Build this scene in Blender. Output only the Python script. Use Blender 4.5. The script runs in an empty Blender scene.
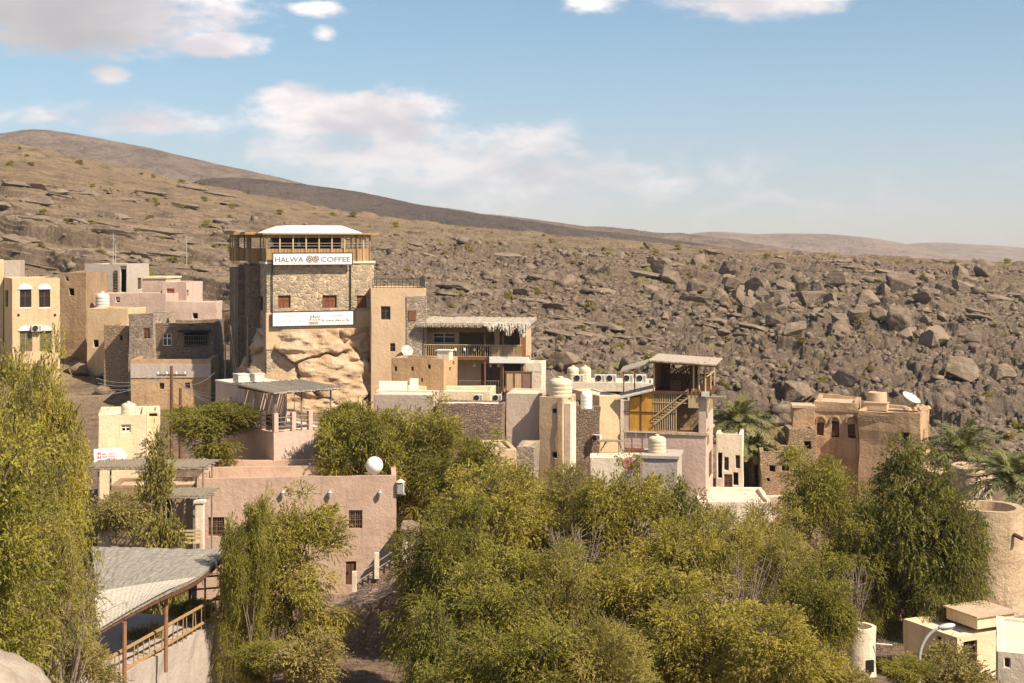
import bpy, bmesh, math, random
import numpy as np
from mathutils import Vector, Matrix

# ------------------------------------------------------------------ camera, sky, sun, exposure
F = 1407.0            # focal length in pixels of the 1024-wide frame
HOR = 240.0           # eye level row
sc = bpy.context.scene
col = sc.collection
R = math.radians
cam_d = bpy.data.cameras.new('camera'); cam = bpy.data.objects.new('camera', cam_d); col.objects.link(cam)
cam.rotation_euler = (R(90), 0, 0)
cam_d.sensor_width = 36; cam_d.lens = 36*F/1024
cam_d.shift_y = (HOR-341.5)/1024
cam_d.clip_start = .5; cam_d.clip_end = 30000
sc.camera = cam

SUN_EL, SUN_TH = R(46), R(54)      # elevation; angle to the right of straight behind the camera
to_sun = Vector((math.sin(SUN_TH)*math.cos(SUN_EL), -math.cos(SUN_TH)*math.cos(SUN_EL), math.sin(SUN_EL)))
sl = bpy.data.lights.new('sun', 'SUN'); sun = bpy.data.objects.new('sun', sl); col.objects.link(sun)
sl.energy = 4.1; sl.angle = R(.53); sl.color = (1, .87, .69)
sun.rotation_euler = to_sun.to_track_quat('Z', 'Y').to_euler()
sun.location = (60, -60, 80)

w = bpy.data.worlds.new('World'); sc.world = w; w.use_nodes = True
NT = w.node_tree; NT.nodes.clear()

class G:
    """small node-graph helper"""
    def __init__(s, nt): s.nt = nt
    def n(s, t, **kw):
        x = s.nt.nodes.new(t)
        for k, v in kw.items(): setattr(x, k, v)
        return x
    def put(s, sock, v):
        if isinstance(v, bpy.types.NodeSocket): s.nt.links.new(v, sock)
        elif v is not None:
            if sock.type == 'RGBA' and isinstance(v, (tuple, list)) and len(v) == 3: v = (*v, 1)
            sock.default_value = v
    def m(s, op, a, b=None, c=None, clamp=False):
        x = s.n('ShaderNodeMath', operation=op, use_clamp=clamp)
        s.put(x.inputs[0], a); s.put(x.inputs[1], b); s.put(x.inputs[2], c)
        return x.outputs[0]
    def vm(s, op, a, b=None):
        x = s.n('ShaderNodeVectorMath', operation=op); s.put(x.inputs[0], a); s.put(x.inputs[1], b)
        return x.outputs[0]
    def mix(s, f, a, b, mode='MIX'):
        x = s.n('ShaderNodeMix', data_type='RGBA', blend_type=mode)
        s.put(x.inputs[0], f); s.put(x.inputs[6], a); s.put(x.inputs[7], b)
        return x.outputs[2]
    def noise(s, vec, scale, detail=4, rough=.55, dist=0.0, col=False):
        x = s.n('ShaderNodeTexNoise'); s.put(x.inputs['Vector'], vec)
        x.inputs['Scale'].default_value = scale; x.inputs['Detail'].default_value = detail
        x.inputs['Roughness'].default_value = rough; x.inputs['Distortion'].default_value = dist
        return x.outputs['Color' if col else 'Fac']
    def ramp(s, f, lo, hi, a=0.0, b=1.0, smooth=True):
        x = s.n('ShaderNodeMapRange'); x.interpolation_type = 'SMOOTHSTEP' if smooth else 'LINEAR'; x.clamp = True
        s.put(x.inputs[0], f); s.put(x.inputs[1], lo); s.put(x.inputs[2], hi); s.put(x.inputs[3], a); s.put(x.inputs[4], b)
        return x.outputs[0]
    def voro(s, vec, scale, feature='F1', rnd=1.0):
        x = s.n('ShaderNodeTexVoronoi', feature=feature); s.put(x.inputs['Vector'], vec)
        x.inputs['Scale'].default_value = scale; x.inputs['Randomness'].default_value = rnd
        return x
    def scale(s, vec, sx, sy, sz):
        return s.vm('MULTIPLY', vec, (sx, sy, sz))

def sky():
    g = G(NT)
    sk = g.n('ShaderNodeTexSky', sky_type='NISHITA'); sk.sun_disc = False
    sk.sun_elevation = SUN_EL; sk.sun_rotation = math.atan2(to_sun.x, to_sun.y)
    sk.altitude = 900; sk.air_density = 1.0; sk.dust_density = .3; sk.ozone_density = 2.5
    d = g.n('ShaderNodeTexCoord').outputs['Generated']
    sp = g.n('ShaderNodeSeparateXYZ'); g.put(sp.inputs[0], d)
    x, y, z = sp.outputs
    yy = g.m('MAXIMUM', y, .05)
    u = g.m('DIVIDE', x, yy); v = g.m('DIVIDE', z, yy)
    # the sky's own colour: a little greener and paler low down (dust)
    base = g.mix(1.0, sk.outputs[0], g.mix(g.ramp(v, .0, .15), (.73, .72, .83), (.68, .80, .79)), 'MULTIPLY')
    nv = g.scale(d, 1, 1, 2.3)
    big = g.noise(nv, 13, 8, .60, .3); fine = g.noise(nv, 46, 6, .62)
    nn = g.m('ADD', g.m('MULTIPLY', g.m('SUBTRACT', big, .5), 1.9), g.m('MULTIPLY', g.m('SUBTRACT', fine, .5), .95))
    # cloud banks: centre column, row, half width, half height, strength (all as directions seen from the village)
    banks = [(80, 5, 190, 62, 1.15), (215, 44, 62, 15, 1.0), (108, 75, 22, 12, .7), (322, 8, 36, 10, .75), (326, 34, 16, 9, .6),
             (585, 2, 42, 20, .85), (765, -6, 115, 27, 1.0), (355, 112, 125, 30, 1.1), (300, 100, 62, 20, .9), (400, 128, 70, 18, .9), (440, 160, 170, 48, .72),
             (330, 160, 130, 34, .5), (165, 122, 110, 18, .40), (675, 182, 45, 16, .33), (30, 118, 80, 16, .36), (860, 205, 190, 22, .16), (520, 182, 230, 44, .52), (1150, -60, 200, 50, .8)]
    def dens(up):
        tot = None
        for cx, cy, rx, ry, st in banks:
            a = g.m('DIVIDE', g.m('SUBTRACT', u, (cx-512)/F), rx/F)
            b = g.m('DIVIDE', g.m('SUBTRACT', v, (HOR-cy)/F-up), ry/F)
            r2 = g.m('ADD', g.m('MULTIPLY', a, a), g.m('MULTIPLY', b, b))
            e = g.m('MULTIPLY', g.m('SUBTRACT', 1.0, g.m('SQRT', r2)), st)
            tot = e if tot is None else g.m('MAXIMUM', tot, e)
        return tot
    body = dens(0)
    front = g.ramp(y, 0, .2)
    c = g.m('MULTIPLY', g.ramp(g.m('ADD', body, g.m('MULTIPLY', nn, .95)), -.05, .62), g.ramp(body, -.4, .25))
    # unseen clouds out of frame, thickened as fill light for camera-facing walls
    other = g.m('MULTIPLY', g.ramp(nn, -.15, .35), g.m('SUBTRACT', 1.0, front))
    c = g.m('ADD', g.m('MULTIPLY', c, front), g.m('MULTIPLY', other, .85))
    soft = g.m('ADD', .70, g.m('MULTIPLY', g.ramp(v, .02, .11), .35))
    c = g.m('MULTIPLY', c, soft, clamp=True)
    thick = g.ramp(g.noise(g.vm('ADD', nv, (0, 0, .035)), 11, 6, .55, .2), .34, .62)
    dark = g.m('MULTIPLY', g.ramp(u, -.22, -.31), g.ramp(v, .09, .14))
    ccol = g.mix(thick, (5.2, 4.9, 5.25), (8.8, 7.9, 7.6))
    ccol = g.mix(g.m('MULTIPLY', dark, .8), ccol, (3.3, 3.2, 3.3))
    out = g.mix(c, base, ccol)
    bg = g.n('ShaderNodeBackground'); g.put(bg.inputs[0], out); bg.inputs[1].default_value = .075
    o = g.n('ShaderNodeOutputWorld'); g.nt.links.new(bg.outputs[0], o.inputs[0])
sky()
vs = sc.view_settings
vs.view_transform = 'Standard'; vs.look = 'None'; vs.gamma = 1; vs.use_curve_mapping = False; vs.exposure = 1.06
sc.cycles.max_bounces = 6; sc.cycles.diffuse_bounces = 3; sc.cycles.glossy_bounces = 2; sc.cycles.transmission_bounces = 3
sc.cycles.volume_bounces = 0; sc.cycles.use_denoising = True
sc.cycles.use_adaptive_sampling = True

# ------------------------------------------------------------------ numpy noise
def _hash(ix, iy, seed):
    h = (ix.astype(np.int64)*374761393 + iy.astype(np.int64)*668265263 + seed*1442695041) & 0xffffffff
    h = ((h ^ (h >> 13))*1274126177) & 0xffffffff
    h = (h ^ (h >> 16)) & 0xffffffff
    return h/4294967295.0
def vnoise(x, y, seed=0):
    ix = np.floor(x); iy = np.floor(y); fx = x-ix; fy = y-iy
    fx = fx*fx*(3-2*fx); fy = fy*fy*(3-2*fy)
    a = _hash(ix, iy, seed); b = _hash(ix+1, iy, seed); c = _hash(ix, iy+1, seed); d = _hash(ix+1, iy+1, seed)
    return (a+(b-a)*fx)*(1-fy)+(c+(d-c)*fx)*fy
def fbm(x, y, o=4, seed=0, gain=.5):
    t = 0; a = 1; s = 0
    for k in range(o):
        t = t+a*(vnoise(x, y, seed+k*17)-.5); s += a; a *= gain; x = x*2.03+5.1; y = y*2.03+1.7
    return 2*t/s
def ridged(x, y, o=4, seed=0):
    t = 0; a = 1; s = 0
    for k in range(o):
        t = t+a*(1-np.abs(2*vnoise(x, y, seed+k*17)-1)); s += a; a *= .5; x = x*2.07+3.3; y = y*2.07+7.7
    return t/s
def blocks(x, y, seed=0):
    """voronoi blocks: a random height and tilt per cell, plus distance to the cell border"""
    ix = np.floor(x); iy = np.floor(y)
    d1 = np.full(x.shape, 9.0); d2 = np.full(x.shape, 9.0); h = np.zeros(x.shape)
    for i in (-1, 0, 1):
        for j in (-1, 0, 1):
            cx = ix+i; cy = iy+j
            px = cx+_hash(cx, cy, seed); py = cy+_hash(cx, cy, seed+1)
            dx = x-px; dy = y-py; d = np.sqrt(dx*dx+dy*dy)
            hh = _hash(cx, cy, seed+2)-.5 + dx*(_hash(cx, cy, seed+3)-.5)*1.3 + dy*(_hash(cx, cy, seed+4)-.6)*1.3
            near = d < d1
            d2 = np.where(near, d1, np.minimum(d2, d)); h = np.where(near, hh, h); d1 = np.where(near, d, d1)
    return h, d2-d1
def sstep(a, b, x):
    t = np.clip((x-a)/(b-a), 0, 1); return t*t*(3-2*t)

# ------------------------------------------------------------------ terrain table: image rows of the bare ground at each distance
_DN = [3, 12, 25, 40, 60, 74]                       # near: heights in metres
_ZN = [-2.6, -8, -14, -18, -21.5, -22.3]
_DF = [85, 100, 115, 135, 160, 200, 260, 340, 450, 640]   # further: rows
_PX = [-900, 0, 100, 200, 320, 420, 520, 620, 720, 850, 1024, 1900]
_PY = [[570, 470, 405, 345, 290, 240, 190, 150, 120, 130],
       [580, 500, 434, 370, 302, 246, 204, 168, 143, 157],
       [600, 510, 440, 374, 306, 252, 214, 184, 161, 176],
       [605, 510, 440, 372, 308, 264, 232, 208, 187, 204],
       [600, 490, 415, 350, 305, 272, 246, 226, 208, 222],
       [620, 505, 435, 375, 322, 285, 258, 240, 222, 240],
       [640, 530, 462, 400, 344, 297, 264, 247, 233, 252],
       [640, 540, 480, 420, 362, 308, 270, 252, 241, 262],
       [650, 555, 497, 430, 370, 312, 274, 257, 249, 270],
       [660, 570, 512, 442, 380, 320, 279, 262, 255, 278],
       [660, 575, 520, 455, 395, 335, 290, 272, 265, 290],
       [660, 575, 520, 455, 395, 335, 290, 275, 270, 295]]
_tu = np.arange(-900, 1901, 10.0)
_td = np.log(np.array(_DN+_DF))
_tl = np.linspace(math.log(3), math.log(640), 420)
def _table():
    zz = np.array([_ZN+[(HOR-p)/F*d for p, d in zip(row, _DF)] for row in _PY])
    m = np.array([np.interp(_tu, _PX, zz[:, k]) for k in range(zz.shape[1])]).T
    t = np.array([np.interp(_tl, _td, r) for r in m])
    k = np.ones(9)/9; k2 = np.ones(11)/11
    t = np.apply_along_axis(lambda r: np.convolve(np.pad(r, 4, 'edge'), k, 'valid'), 0, t)
    return np.apply_along_axis(lambda r: np.convolve(np.pad(r, 5, 'edge'), k2, 'valid'), 1, t)
_T = _table()
def base_z(X, Y):
    px = 512+F*X/Y
    a = np.clip((px+900)/10, 0, len(_tu)-1.001); b = np.clip((np.log(np.maximum(Y, 3.01))-_tl[0])/(_tl[1]-_tl[0]), 0, len(_tl)-1.001)
    i = a.astype(int); j = b.astype(int); fa = a-i; fb = b-j
    return (_T[i, j]*(1-fa)+_T[i+1, j]*fa)*(1-fb)+(_T[i, j+1]*(1-fa)+_T[i+1, j+1]*fa)*fb
def ground(X, Y):
    X = np.asarray(X, float); Y = np.asarray(Y, float)
    z = base_z(X, Y); px = 512+F*X/Y
    rock = sstep(124, 146, Y)*(1-.55*sstep(230, 420, Y))
    left = 1-sstep(230, 480, px+30*fbm(X/30, Y/30, 2, 5))
    # strata ledges on the left slope
    z = z+rock*1.2*fbm(X/22, Y/22, 3, 3)
    q = (z+.14*X+.8*fbm(X/16, Y/16, 3, 9)+.02*Y)/3.0
    fr = q-np.floor(q); st = np.floor(q)+sstep(.0, .15, fr)*.88+.12*fr
    z = z+left*sstep(124, 140, Y)*(1-.45*sstep(200, 330, Y))*(st-q)*3.0*(.55+.45*sstep(-.2, .3, fbm(X/30, Y/20, 2, 88)))
    q = (z+.1*X+.9*fbm(X/5, Y/5, 3, 19))/.8
    fr = q-np.floor(q); st = np.floor(q)+sstep(.0, .25, fr)
    z = z+left*rock*(st-q)*.55
    # broken blocks on the right slope
    right = sstep(300, 480, px)
    patch = sstep(-.15, .35, fbm(X/28, Y/28, 3, 41))
    q = (z+.05*X+1.1*fbm(X/9, Y/9, 4, 29))/2.6
    fr = q-np.floor(q); st = np.floor(q)+sstep(.0, .13, fr)*.9+.1*fr
    z = z+right*sstep(128, 146, Y)*(st-q)*1.6*sstep(-.25, .2, fbm(X/24, Y/16, 3, 52))*(1-.4*sstep(230, 330, Y))
    h1, e1 = blocks(X/5.2+.35*fbm(X/6, Y/6, 2, 7), Y/6.5+.35*fbm(X/6, Y/6, 2, 8), 11)
    h2, e2 = blocks(X/2.0, Y/2.4, 23)
    z = z+rock*(.06+.94*right)*(h1*1.35*(.2+.8*patch)*sstep(0, .08, e1)+h2*.85*(.45+.55*patch)*sstep(0, .1, e2))
    h3, e3 = blocks(X/.8, Y/.95, 33)
    z = z+rock*(h3*.46*(.12+.88*right)+.2*fbm(X/.9, Y/.9, 3, 77))
    z = z+(1-sstep(110, 130, Y))*.5*fbm(X/5, Y/5, 3, 61)
    z = z+sstep(230, 420, Y)*(1.2*fbm(X/14, Y/14, 4, 15)+.5*fbm(X/3, Y/3, 3, 16))
    return z
def gz(x, y): return float(ground(np.array([x]), np.array([y]))[0])

def at(px, D, py=HOR): return Vector(((px-512)/F*D, D, (HOR-py)/F*D))
def zrow(py, D): return (HOR-py)/F*D

def link_mesh(name, me, mat=None, parent=None):
    o = bpy.data.objects.new(name, me); col.objects.link(o)
    if mat: me.materials.append(mat)
    if parent: o.parent = parent
    return o
def grid_mesh(name, P, smooth=True):
    """P: rows x cols x 3"""
    r, c, _ = P.shape
    me = bpy.data.meshes.new(name)
    me.vertices.add(r*c); me.vertices.foreach_set('co', P.reshape(-1).astype(np.float32))
    i = np.arange(r*c).reshape(r, c)
    q = np.stack([i[:-1, :-1], i[:-1, 1:], i[1:, 1:], i[1:, :-1]], -1).reshape(-1, 4)
    me.loops.add(q.size); me.loops.foreach_set('vertex_index', q.reshape(-1).astype(np.int32))
    me.polygons.add(len(q)); me.polygons.foreach_set('loop_start', (np.arange(len(q))*4).astype(np.int32))
    me.update(calc_edges=True); me.validate()
    me.polygons.foreach_set('use_smooth', np.full(len(q), smooth))
    return me

# ------------------------------------------------------------------ materials
MATS = {}
def mat(name, fn, rough=.9, spec=.2):
    m = bpy.data.materials.new(name); m.use_nodes = True; nt = m.node_tree
    b = nt.nodes['Principled BSDF']; b.inputs['Roughness'].default_value = rough; b.inputs['Specular IOR Level'].default_value = spec
    g = G(nt); tc = g.n('ShaderNodeTexCoord').outputs['Object']
    r = fn(g, tc, b)
    if r is not None: g.put(b.inputs['Base Color'], r)
    MATS[name] = m
    return m
def bump(g, b, h, dist, strength=1.0):
    x = g.n('ShaderNodeBump'); x.inputs['Distance'].default_value = dist; x.inputs['Strength'].default_value = strength
    g.put(x.inputs['Height'], h); g.put(b.inputs['Normal'], x.outputs[0])
def mul(c, k): return tuple(min(1, v*k) for v in c)
def plaster(name, c, patch=None, amt=.5, streak=.5, bmp=.05):
    patch = patch or mul(c, .66)
    def fn(g, tc, b):
        oi = g.n('ShaderNodeObjectInfo').outputs['Random']
        v = g.vm('ADD', tc, g.vm('SCALE', (37.0, 11.0, 5.0), None)) if False else tc
        n1 = g.noise(v, .55, 6, .65, .4); n2 = g.noise(v, 3.5, 6, .7)
        st = g.noise(g.scale(v, 2.6, 2.6, .22), 1.0, 5, .6, .3)
        k = g.mix(g.m('MULTIPLY', g.ramp(n1, .42, .68), amt), c, patch)
        k = g.mix(g.m('MULTIPLY', g.ramp(st, .52, .72), streak), k, mul(patch, .82))
        k = g.mix(g.m('MULTIPLY', g.ramp(n2, .5, .8), .35), k, mul(c, 1.16))
        bump(g, b, g.m('ADD', g.m('MULTIPLY', n1, .6), g.m('MULTIPLY', n2, .5)), bmp*2)
        return k
    return mat(name, fn, .93, .15)
def masonry(name, a, bcol, mortar, size=.38, flat=1.5, bmp=.08):
    def fn(g, tc, b):
        v = g.vm('ADD', tc, g.vm('SCALE', tc, None)) if False else tc
        wob = g.noise(tc, 2.2, 3, .5, col=True)
        v = g.vm('ADD', g.scale(tc, 1/size, 1/size, flat/size), g.vm('MULTIPLY', wob, (.6, .6, .6)))
        f = g.voro(v, 1.0); e = g.voro(v, 1.0, 'DISTANCE_TO_EDGE')
        sp = g.n('ShaderNodeSeparateColor'); g.put(sp.inputs[0], f.outputs['Color'])
        k = g.mix(sp.outputs[0], a, bcol)
        k = g.mix(g.m('MULTIPLY', g.ramp(sp.outputs[1], .72, .9), .75), k, mul(mortar, 1.15))
        n = g.noise(tc, 6, 5, .65)
        k = g.mix(g.ramp(n, .4, .75), k, g.mix(.5, k, (.08, .06, .05)))
        joint = g.ramp(e.outputs['Distance'], .03, .12)
        k = g.mix(joint, mortar, k)
        bump(g, b, g.m('ADD', joint, g.m('MULTIPLY', n, .4)), bmp)
        return k
    return mat(name, fn, .92, .15)
def plain(name, c, rough=.7, var=.25, spec=.3, metal=0.0, sc_=4.0):
    def fn(g, tc, b):
        b.inputs['Metallic'].default_value = metal
        n = g.noise(tc, sc_, 5, .65)
        return g.mix(g.m('MULTIPLY', g.ramp(n, .35, .75), var*2), c, mul(c, .55))
    return mat(name, fn, rough, spec)
def wood(name, c, dark=.5, sc_=(14, 14, 1.2), rough=.75):
    def fn(g, tc, b):
        n = g.noise(g.scale(tc, *sc_), 1.0, 6, .65, .4); n2 = g.noise(tc, 1.2, 3)
        k = g.mix(g.ramp(n, .35, .7), mul(c, dark), c)
        k = g.mix(g.m('MULTIPLY', g.ramp(n2, .45, .7), .4), k, mul(c, .7))
        bump(g, b, n, .02)
        return k
    return mat(name, fn, rough, .2)
def rock_mat(name, a, bcol, c, crack=True, sc_=1.0, bmp=.25, flat=1.7, tilt=0.0):
    def fn(g, tc, b):
        geo = g.n('ShaderNodeNewGeometry'); pos = geo.outputs['Position']
        n1 = g.noise(pos, .16*sc_, 6, .62, .5); n2 = g.noise(pos, 1.1*sc_, 7, .7, .3); n3 = g.noise(pos, 6*sc_, 4, .65)
        sx = g.n('ShaderNodeSeparateXYZ'); g.put(sx.inputs[0], pos)
        layer = g.m('ADD', g.m('MULTIPLY', sx.outputs[2], 1.0), g.m('MULTIPLY', sx.outputs[0], tilt))
        ly = g.n('ShaderNodeCombineXYZ'); g.put(ly.inputs[2], layer); g.put(ly.inputs[0], g.m('MULTIPLY', sx.outputs[0], .08)); g.put(ly.inputs[1], g.m('MULTIPLY', sx.outputs[1], .05))
        n4 = g.noise(ly.outputs[0], 2.2*sc_, 5, .65, .3)
        k = g.mix(g.ramp(n1, .36, .66), a, bcol)
        k = g.mix(g.m('MULTIPLY', g.ramp(n2, .44, .72), .8), k, c)
        k = g.mix(g.m('MULTIPLY', g.ramp(n4, .5, .75), .5), k, mul(c, .8))
        k = g.mix(g.m('MULTIPLY', g.ramp(n3, .5, .8), .5), k, mul(a, 1.35))
        bump(g, b, g.m('ADD', g.m('ADD', n2, g.m('MULTIPLY', n3, .35)), g.m('MULTIPLY', n4, .5)), bmp)
        return k
    return mat(name, fn, .95, .12)

M_TERR = None
def terrain_mat():
    def fn(g, tc, b):
        geo = g.n('ShaderNodeNewGeometry'); pos = geo.outputs['Position']
        sn = g.n('ShaderNodeSeparateXYZ'); g.put(sn.inputs[0], geo.outputs['True Normal'])
        sx = g.n('ShaderNodeSeparateXYZ'); g.put(sx.inputs[0], pos)
        n0 = g.noise(pos, .035, 5, .6, .4); n1 = g.noise(pos, .22, 6, .65, .3); n2 = g.noise(pos, 1.5, 6, .7); n3 = g.noise(pos, 5.0, 4, .7)
        lf = g.ramp(g.m('DIVIDE', sx.outputs[0], sx.outputs[1]), -.05, -.22)          # west of the coffee house the slope is sandier
        far = g.ramp(sx.outputs[1], 190, 330)
        dust = g.mix(lf, (.345, .262, .188), (.305, .226, .150))
        dust = g.mix(far, dust, (.285, .205, .12))
        rock = g.mix(lf, (.165, .128, .10), (.185, .132, .094))
        flatn = g.ramp(sn.outputs[2], .70, .96)
        k = g.mix(flatn, rock, dust)
        k = g.mix(g.m('MULTIPLY', g.ramp(n1, .42, .66), .55), k, (.205, .148, .102))
        k = g.mix(g.m('MULTIPLY', g.ramp(n2, .46, .70), .75), k, (.095, .069, .05))
        k = g.mix(g.m('MULTIPLY', g.ramp(n3, .55, .74), .6), k, (.43, .325, .225))
        k = g.mix(g.m('MULTIPLY', g.ramp(n0, .46, .6), .5), k, (.165, .118, .08))
        band = g.noise(g.vm('ADD', g.scale(pos, .05, .12, .9), (0, 0, 0)), 1.0, 6, .7, .6)
        k = g.mix(g.m('MULTIPLY', g.ramp(band, .52, .62), .55), k, (.12, .088, .064))
        vs2 = g.voro(g.vm('ADD', pos, g.vm('MULTIPLY', g.noise(pos, .5, 3, .5, col=True), (3, 3, 3))), .21); sp2 = g.n('ShaderNodeSeparateColor'); g.put(sp2.inputs[0], vs2.outputs['Color'])
        k = g.mix(g.m('MULTIPLY', g.m('MULTIPLY', g.ramp(vs2.outputs['Distance'], .5, .3), g.ramp(sp2.outputs[0], .62, .7)), g.m('MULTIPLY', far, .75)), k, (.105, .08, .06))
        # dry shrubs and grass tufts
        vf = g.voro(pos, .42); sp = g.n('ShaderNodeSeparateColor'); g.put(sp.inputs[0], vf.outputs['Color'])
        spot = g.m('MULTIPLY', g.ramp(vf.outputs['Distance'], .42, .2), g.ramp(sp.outputs[0], .8, .86))
        k = g.mix(g.m('MULTIPLY', spot, g.ramp(sx.outputs[1], 125, 150)), k, g.mix(sp.outputs[1], (.20, .19, .06), (.12, .10, .05)))
        low = g.ramp(sx.outputs[1], 128, 118)
        k = g.mix(low, k, g.mix(g.ramp(n2, .4, .6), (.27, .19, .13), (.18, .12, .085)))
        bump(g, b, g.m('ADD', g.m('ADD', g.m('MULTIPLY', n1, 1.2), n2), g.m('MULTIPLY', n3, .45)), .5)
        return k
    return mat('terrain_rock', fn, .96, .1)
M_TERR = terrain_mat()
def hill_mat(name, a, bcol, c, s=1.0):
    def fn(g, tc, b):
        pos = g.n('ShaderNodeNewGeometry').outputs['Position']
        n0 = g.noise(g.scale(pos, 1, .6, 3), .004*s, 7, .68, .4); n1 = g.noise(pos, .03*s, 7, .7); n2 = g.noise(g.scale(pos, 1, 1, 5), .012*s, 5, .65)
        n3 = g.noise(pos, .16*s, 4, .7)
        k = g.mix(g.ramp(n0, .4, .62), a, bcol)
        k = g.mix(g.m('MULTIPLY', g.ramp(n1, .42, .68), .7), k, c)
        k = g.mix(g.m('MULTIPLY', g.ramp(n2, .5, .7), .5), k, mul(a, 1.25))
        k = g.mix(g.m('MULTIPLY', g.ramp(n3, .52, .68), .6), k, mul(c, .6))
        bump(g, b, g.m('ADD', n1, g.m('MULTIPLY', n0, 2)), 9/s)
        return k
    return mat(name, fn, .97, .08)

# ------------------------------------------------------------------ ground, hillside and far hills
def build_terrain():
    us = np.concatenate([np.linspace(-900, -140, 60), np.linspace(-125, 1149, 1180), np.linspace(1165, 1900, 60)])
    ds = np.concatenate([np.exp(np.linspace(math.log(3), math.log(84), 70)), np.exp(np.linspace(math.log(85), math.log(128), 110)),
                         np.exp(np.linspace(math.log(128.15), math.log(340), 760)), np.exp(np.linspace(math.log(341), math.log(640), 190))])
    U, D = np.meshgrid((us-512)/F, ds)
    X = U*D
    P = np.stack([X, D, ground(X, D)], -1)
    me = grid_mesh('hillside', P, True)
    o = link_mesh('hillside', me, M_TERR); o['kind'] = 'structure'
    # wide valley floor below and behind
    g = 3900.0
    me = bpy.data.meshes.new('ground'); me.from_pydata([(-g, -400, -60), (g, -400, -60), (g, 5000, -60), (-g, 5000, -60)], [], [(0, 1, 2, 3)])
    o = link_mesh('ground', me, MATS['hill_right']); o['kind'] = 'structure'
def hill(name, crest, D, m, depth=.3, foot=150, amp=1.0, seed=1, extra=(-500, 1500)):
    px = [c[0] for c in crest]; py = [c[1] for c in crest]
    us = np.linspace(extra[0], extra[1], 900)
    t = np.concatenate([np.linspace(-1, 0, 130), np.linspace(.03, .6, 26)])
    row = np.interp(us, px, py)
    k = np.ones(15)/15; row = np.convolve(np.pad(row, 7, 'edge'), k, 'valid')
    U, Tt = np.meshgrid((us-512)/F, t)
    Y = D*(1+depth*Tt); X = U*Y
    zc = (HOR-row)/F*D
    bz = -foot*D/F
    fall = np.where(Tt <= 0, (1+Tt)**.8, 1-Tt*.9)
    Z = bz+(zc[None, :]-bz)*fall
    s = D/900.0
    env = np.where(Tt <= 0, np.sqrt(np.clip(1+Tt, 0, 1)), 1)
    Z = Z+amp*s*env*(9*fbm(X/(120*s), Y/(70*s), 5, seed)*np.clip(-Tt*6+.12, .12, 1)-13*(ridged(X/(60*s)+Y/(90*s), Y/(160*s), 5, seed+3)-.6)*np.clip(-Tt*5+.15, .15, 1))
    me = grid_mesh(name, np.stack([X, Y, Z], -1), True)
    o = link_mesh(name, me, m); o['kind'] = 'structure'
hill_mat('hill_left', (.20, .15, .115), (.16, .118, .092), (.095, .073, .06))
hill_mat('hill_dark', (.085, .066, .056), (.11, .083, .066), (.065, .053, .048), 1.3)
hill_mat('hill_right', (.29, .215, .17), (.24, .18, .145), (.175, .135, .115), .8)
build_terrain()
hill('hills', [(-500, 190), (-60, 138), (0, 133), (32, 127), (60, 131), (100, 139), (150, 149), (200, 160), (250, 170), (300, 181), (350, 193), (400, 204), (430, 205), (500, 214), (560, 222), (640, 231), (700, 238), (760, 245), (900, 262), (1500, 300)], 1500, MATS['hill_left'], .35, 40, 1.1, 3)
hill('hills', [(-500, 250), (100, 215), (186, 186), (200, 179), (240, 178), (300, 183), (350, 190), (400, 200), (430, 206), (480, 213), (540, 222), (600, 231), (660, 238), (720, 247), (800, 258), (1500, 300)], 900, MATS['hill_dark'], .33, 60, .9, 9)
hill('hills', [(-500, 300), (560, 262), (640, 244), (680, 235), (715, 231), (750, 234), (790, 233), (830, 234), (870, 238), (905, 244), (940, 252), (1000, 262), (1500, 300)], 2300, MATS['hill_right'], .3, 40, .45, 21)
hill('hills', [(-500, 300), (800, 262), (870, 249), (900, 245), (930, 242), (965, 244), (1000, 246), (1040, 249), (1120, 244), (1300, 246), (1500, 262)], 3400, MATS['hill_right'], .25, 40, .4, 31)

# the dusty air that greys the far ridges
def haze():
    me = bpy.data.meshes.new('haze'); x, y0, y1, z0, z1 = 4000, -420, 5100, -61, 330
    me.from_pydata([(-x, y0, z0), (x, y0, z0), (x, y1, z0), (-x, y1, z0), (-x, y0, z1), (x, y0, z1), (x, y1, z1), (-x, y1, z1)], [], [(3, 2, 1, 0), (4, 5, 6, 7), (0, 1, 5, 4), (1, 2, 6, 5), (2, 3, 7, 6), (3, 0, 4, 7)])
    m = bpy.data.materials.new('haze'); m.use_nodes = True; nt = m.node_tree; nt.nodes.clear()
    v = nt.nodes.new('ShaderNodeVolumePrincipled'); v.inputs['Color'].default_value = (.86, .86, .90, 1); v.inputs['Density'].default_value = .00012; v.inputs['Anisotropy'].default_value = .2
    o = nt.nodes.new('ShaderNodeOutputMaterial'); nt.links.new(v.outputs[0], o.inputs['Volume'])
    ob = link_mesh('haze', me, m); ob['kind'] = 'stuff'
haze()

# ------------------------------------------------------------------ object helpers
def tag(o, label, cat, group=None, kind=None):
    if label: o['label'] = label
    if cat: o['category'] = cat
    if group: o['group'] = group
    if kind: o['kind'] = kind
    return o
def thing(name, label, cat, loc=(0, 0, 0), rz=0.0, group=None):
    o = bpy.data.objects.new(name, None); col.objects.link(o); o.empty_display_size = .3
    o.location = loc; o.rotation_euler = (0, 0, rz)
    return tag(o, label, cat, group)
def copy_thing(o, loc=None, rz=None, scale=None, label=None, group=None, parent=None):
    c = o.copy(); col.objects.link(c)
    if parent is not None: c.parent = parent
    if loc is not None: c.location = loc
    if rz is not None: c.rotation_euler = (c.rotation_euler.x, c.rotation_euler.y, rz)
    if scale is not None: c.scale = scale
    if label: c['label'] = label
    if group: c['group'] = group
    for ch in list(o.children): copy_thing(ch, parent=c)
    return c

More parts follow.
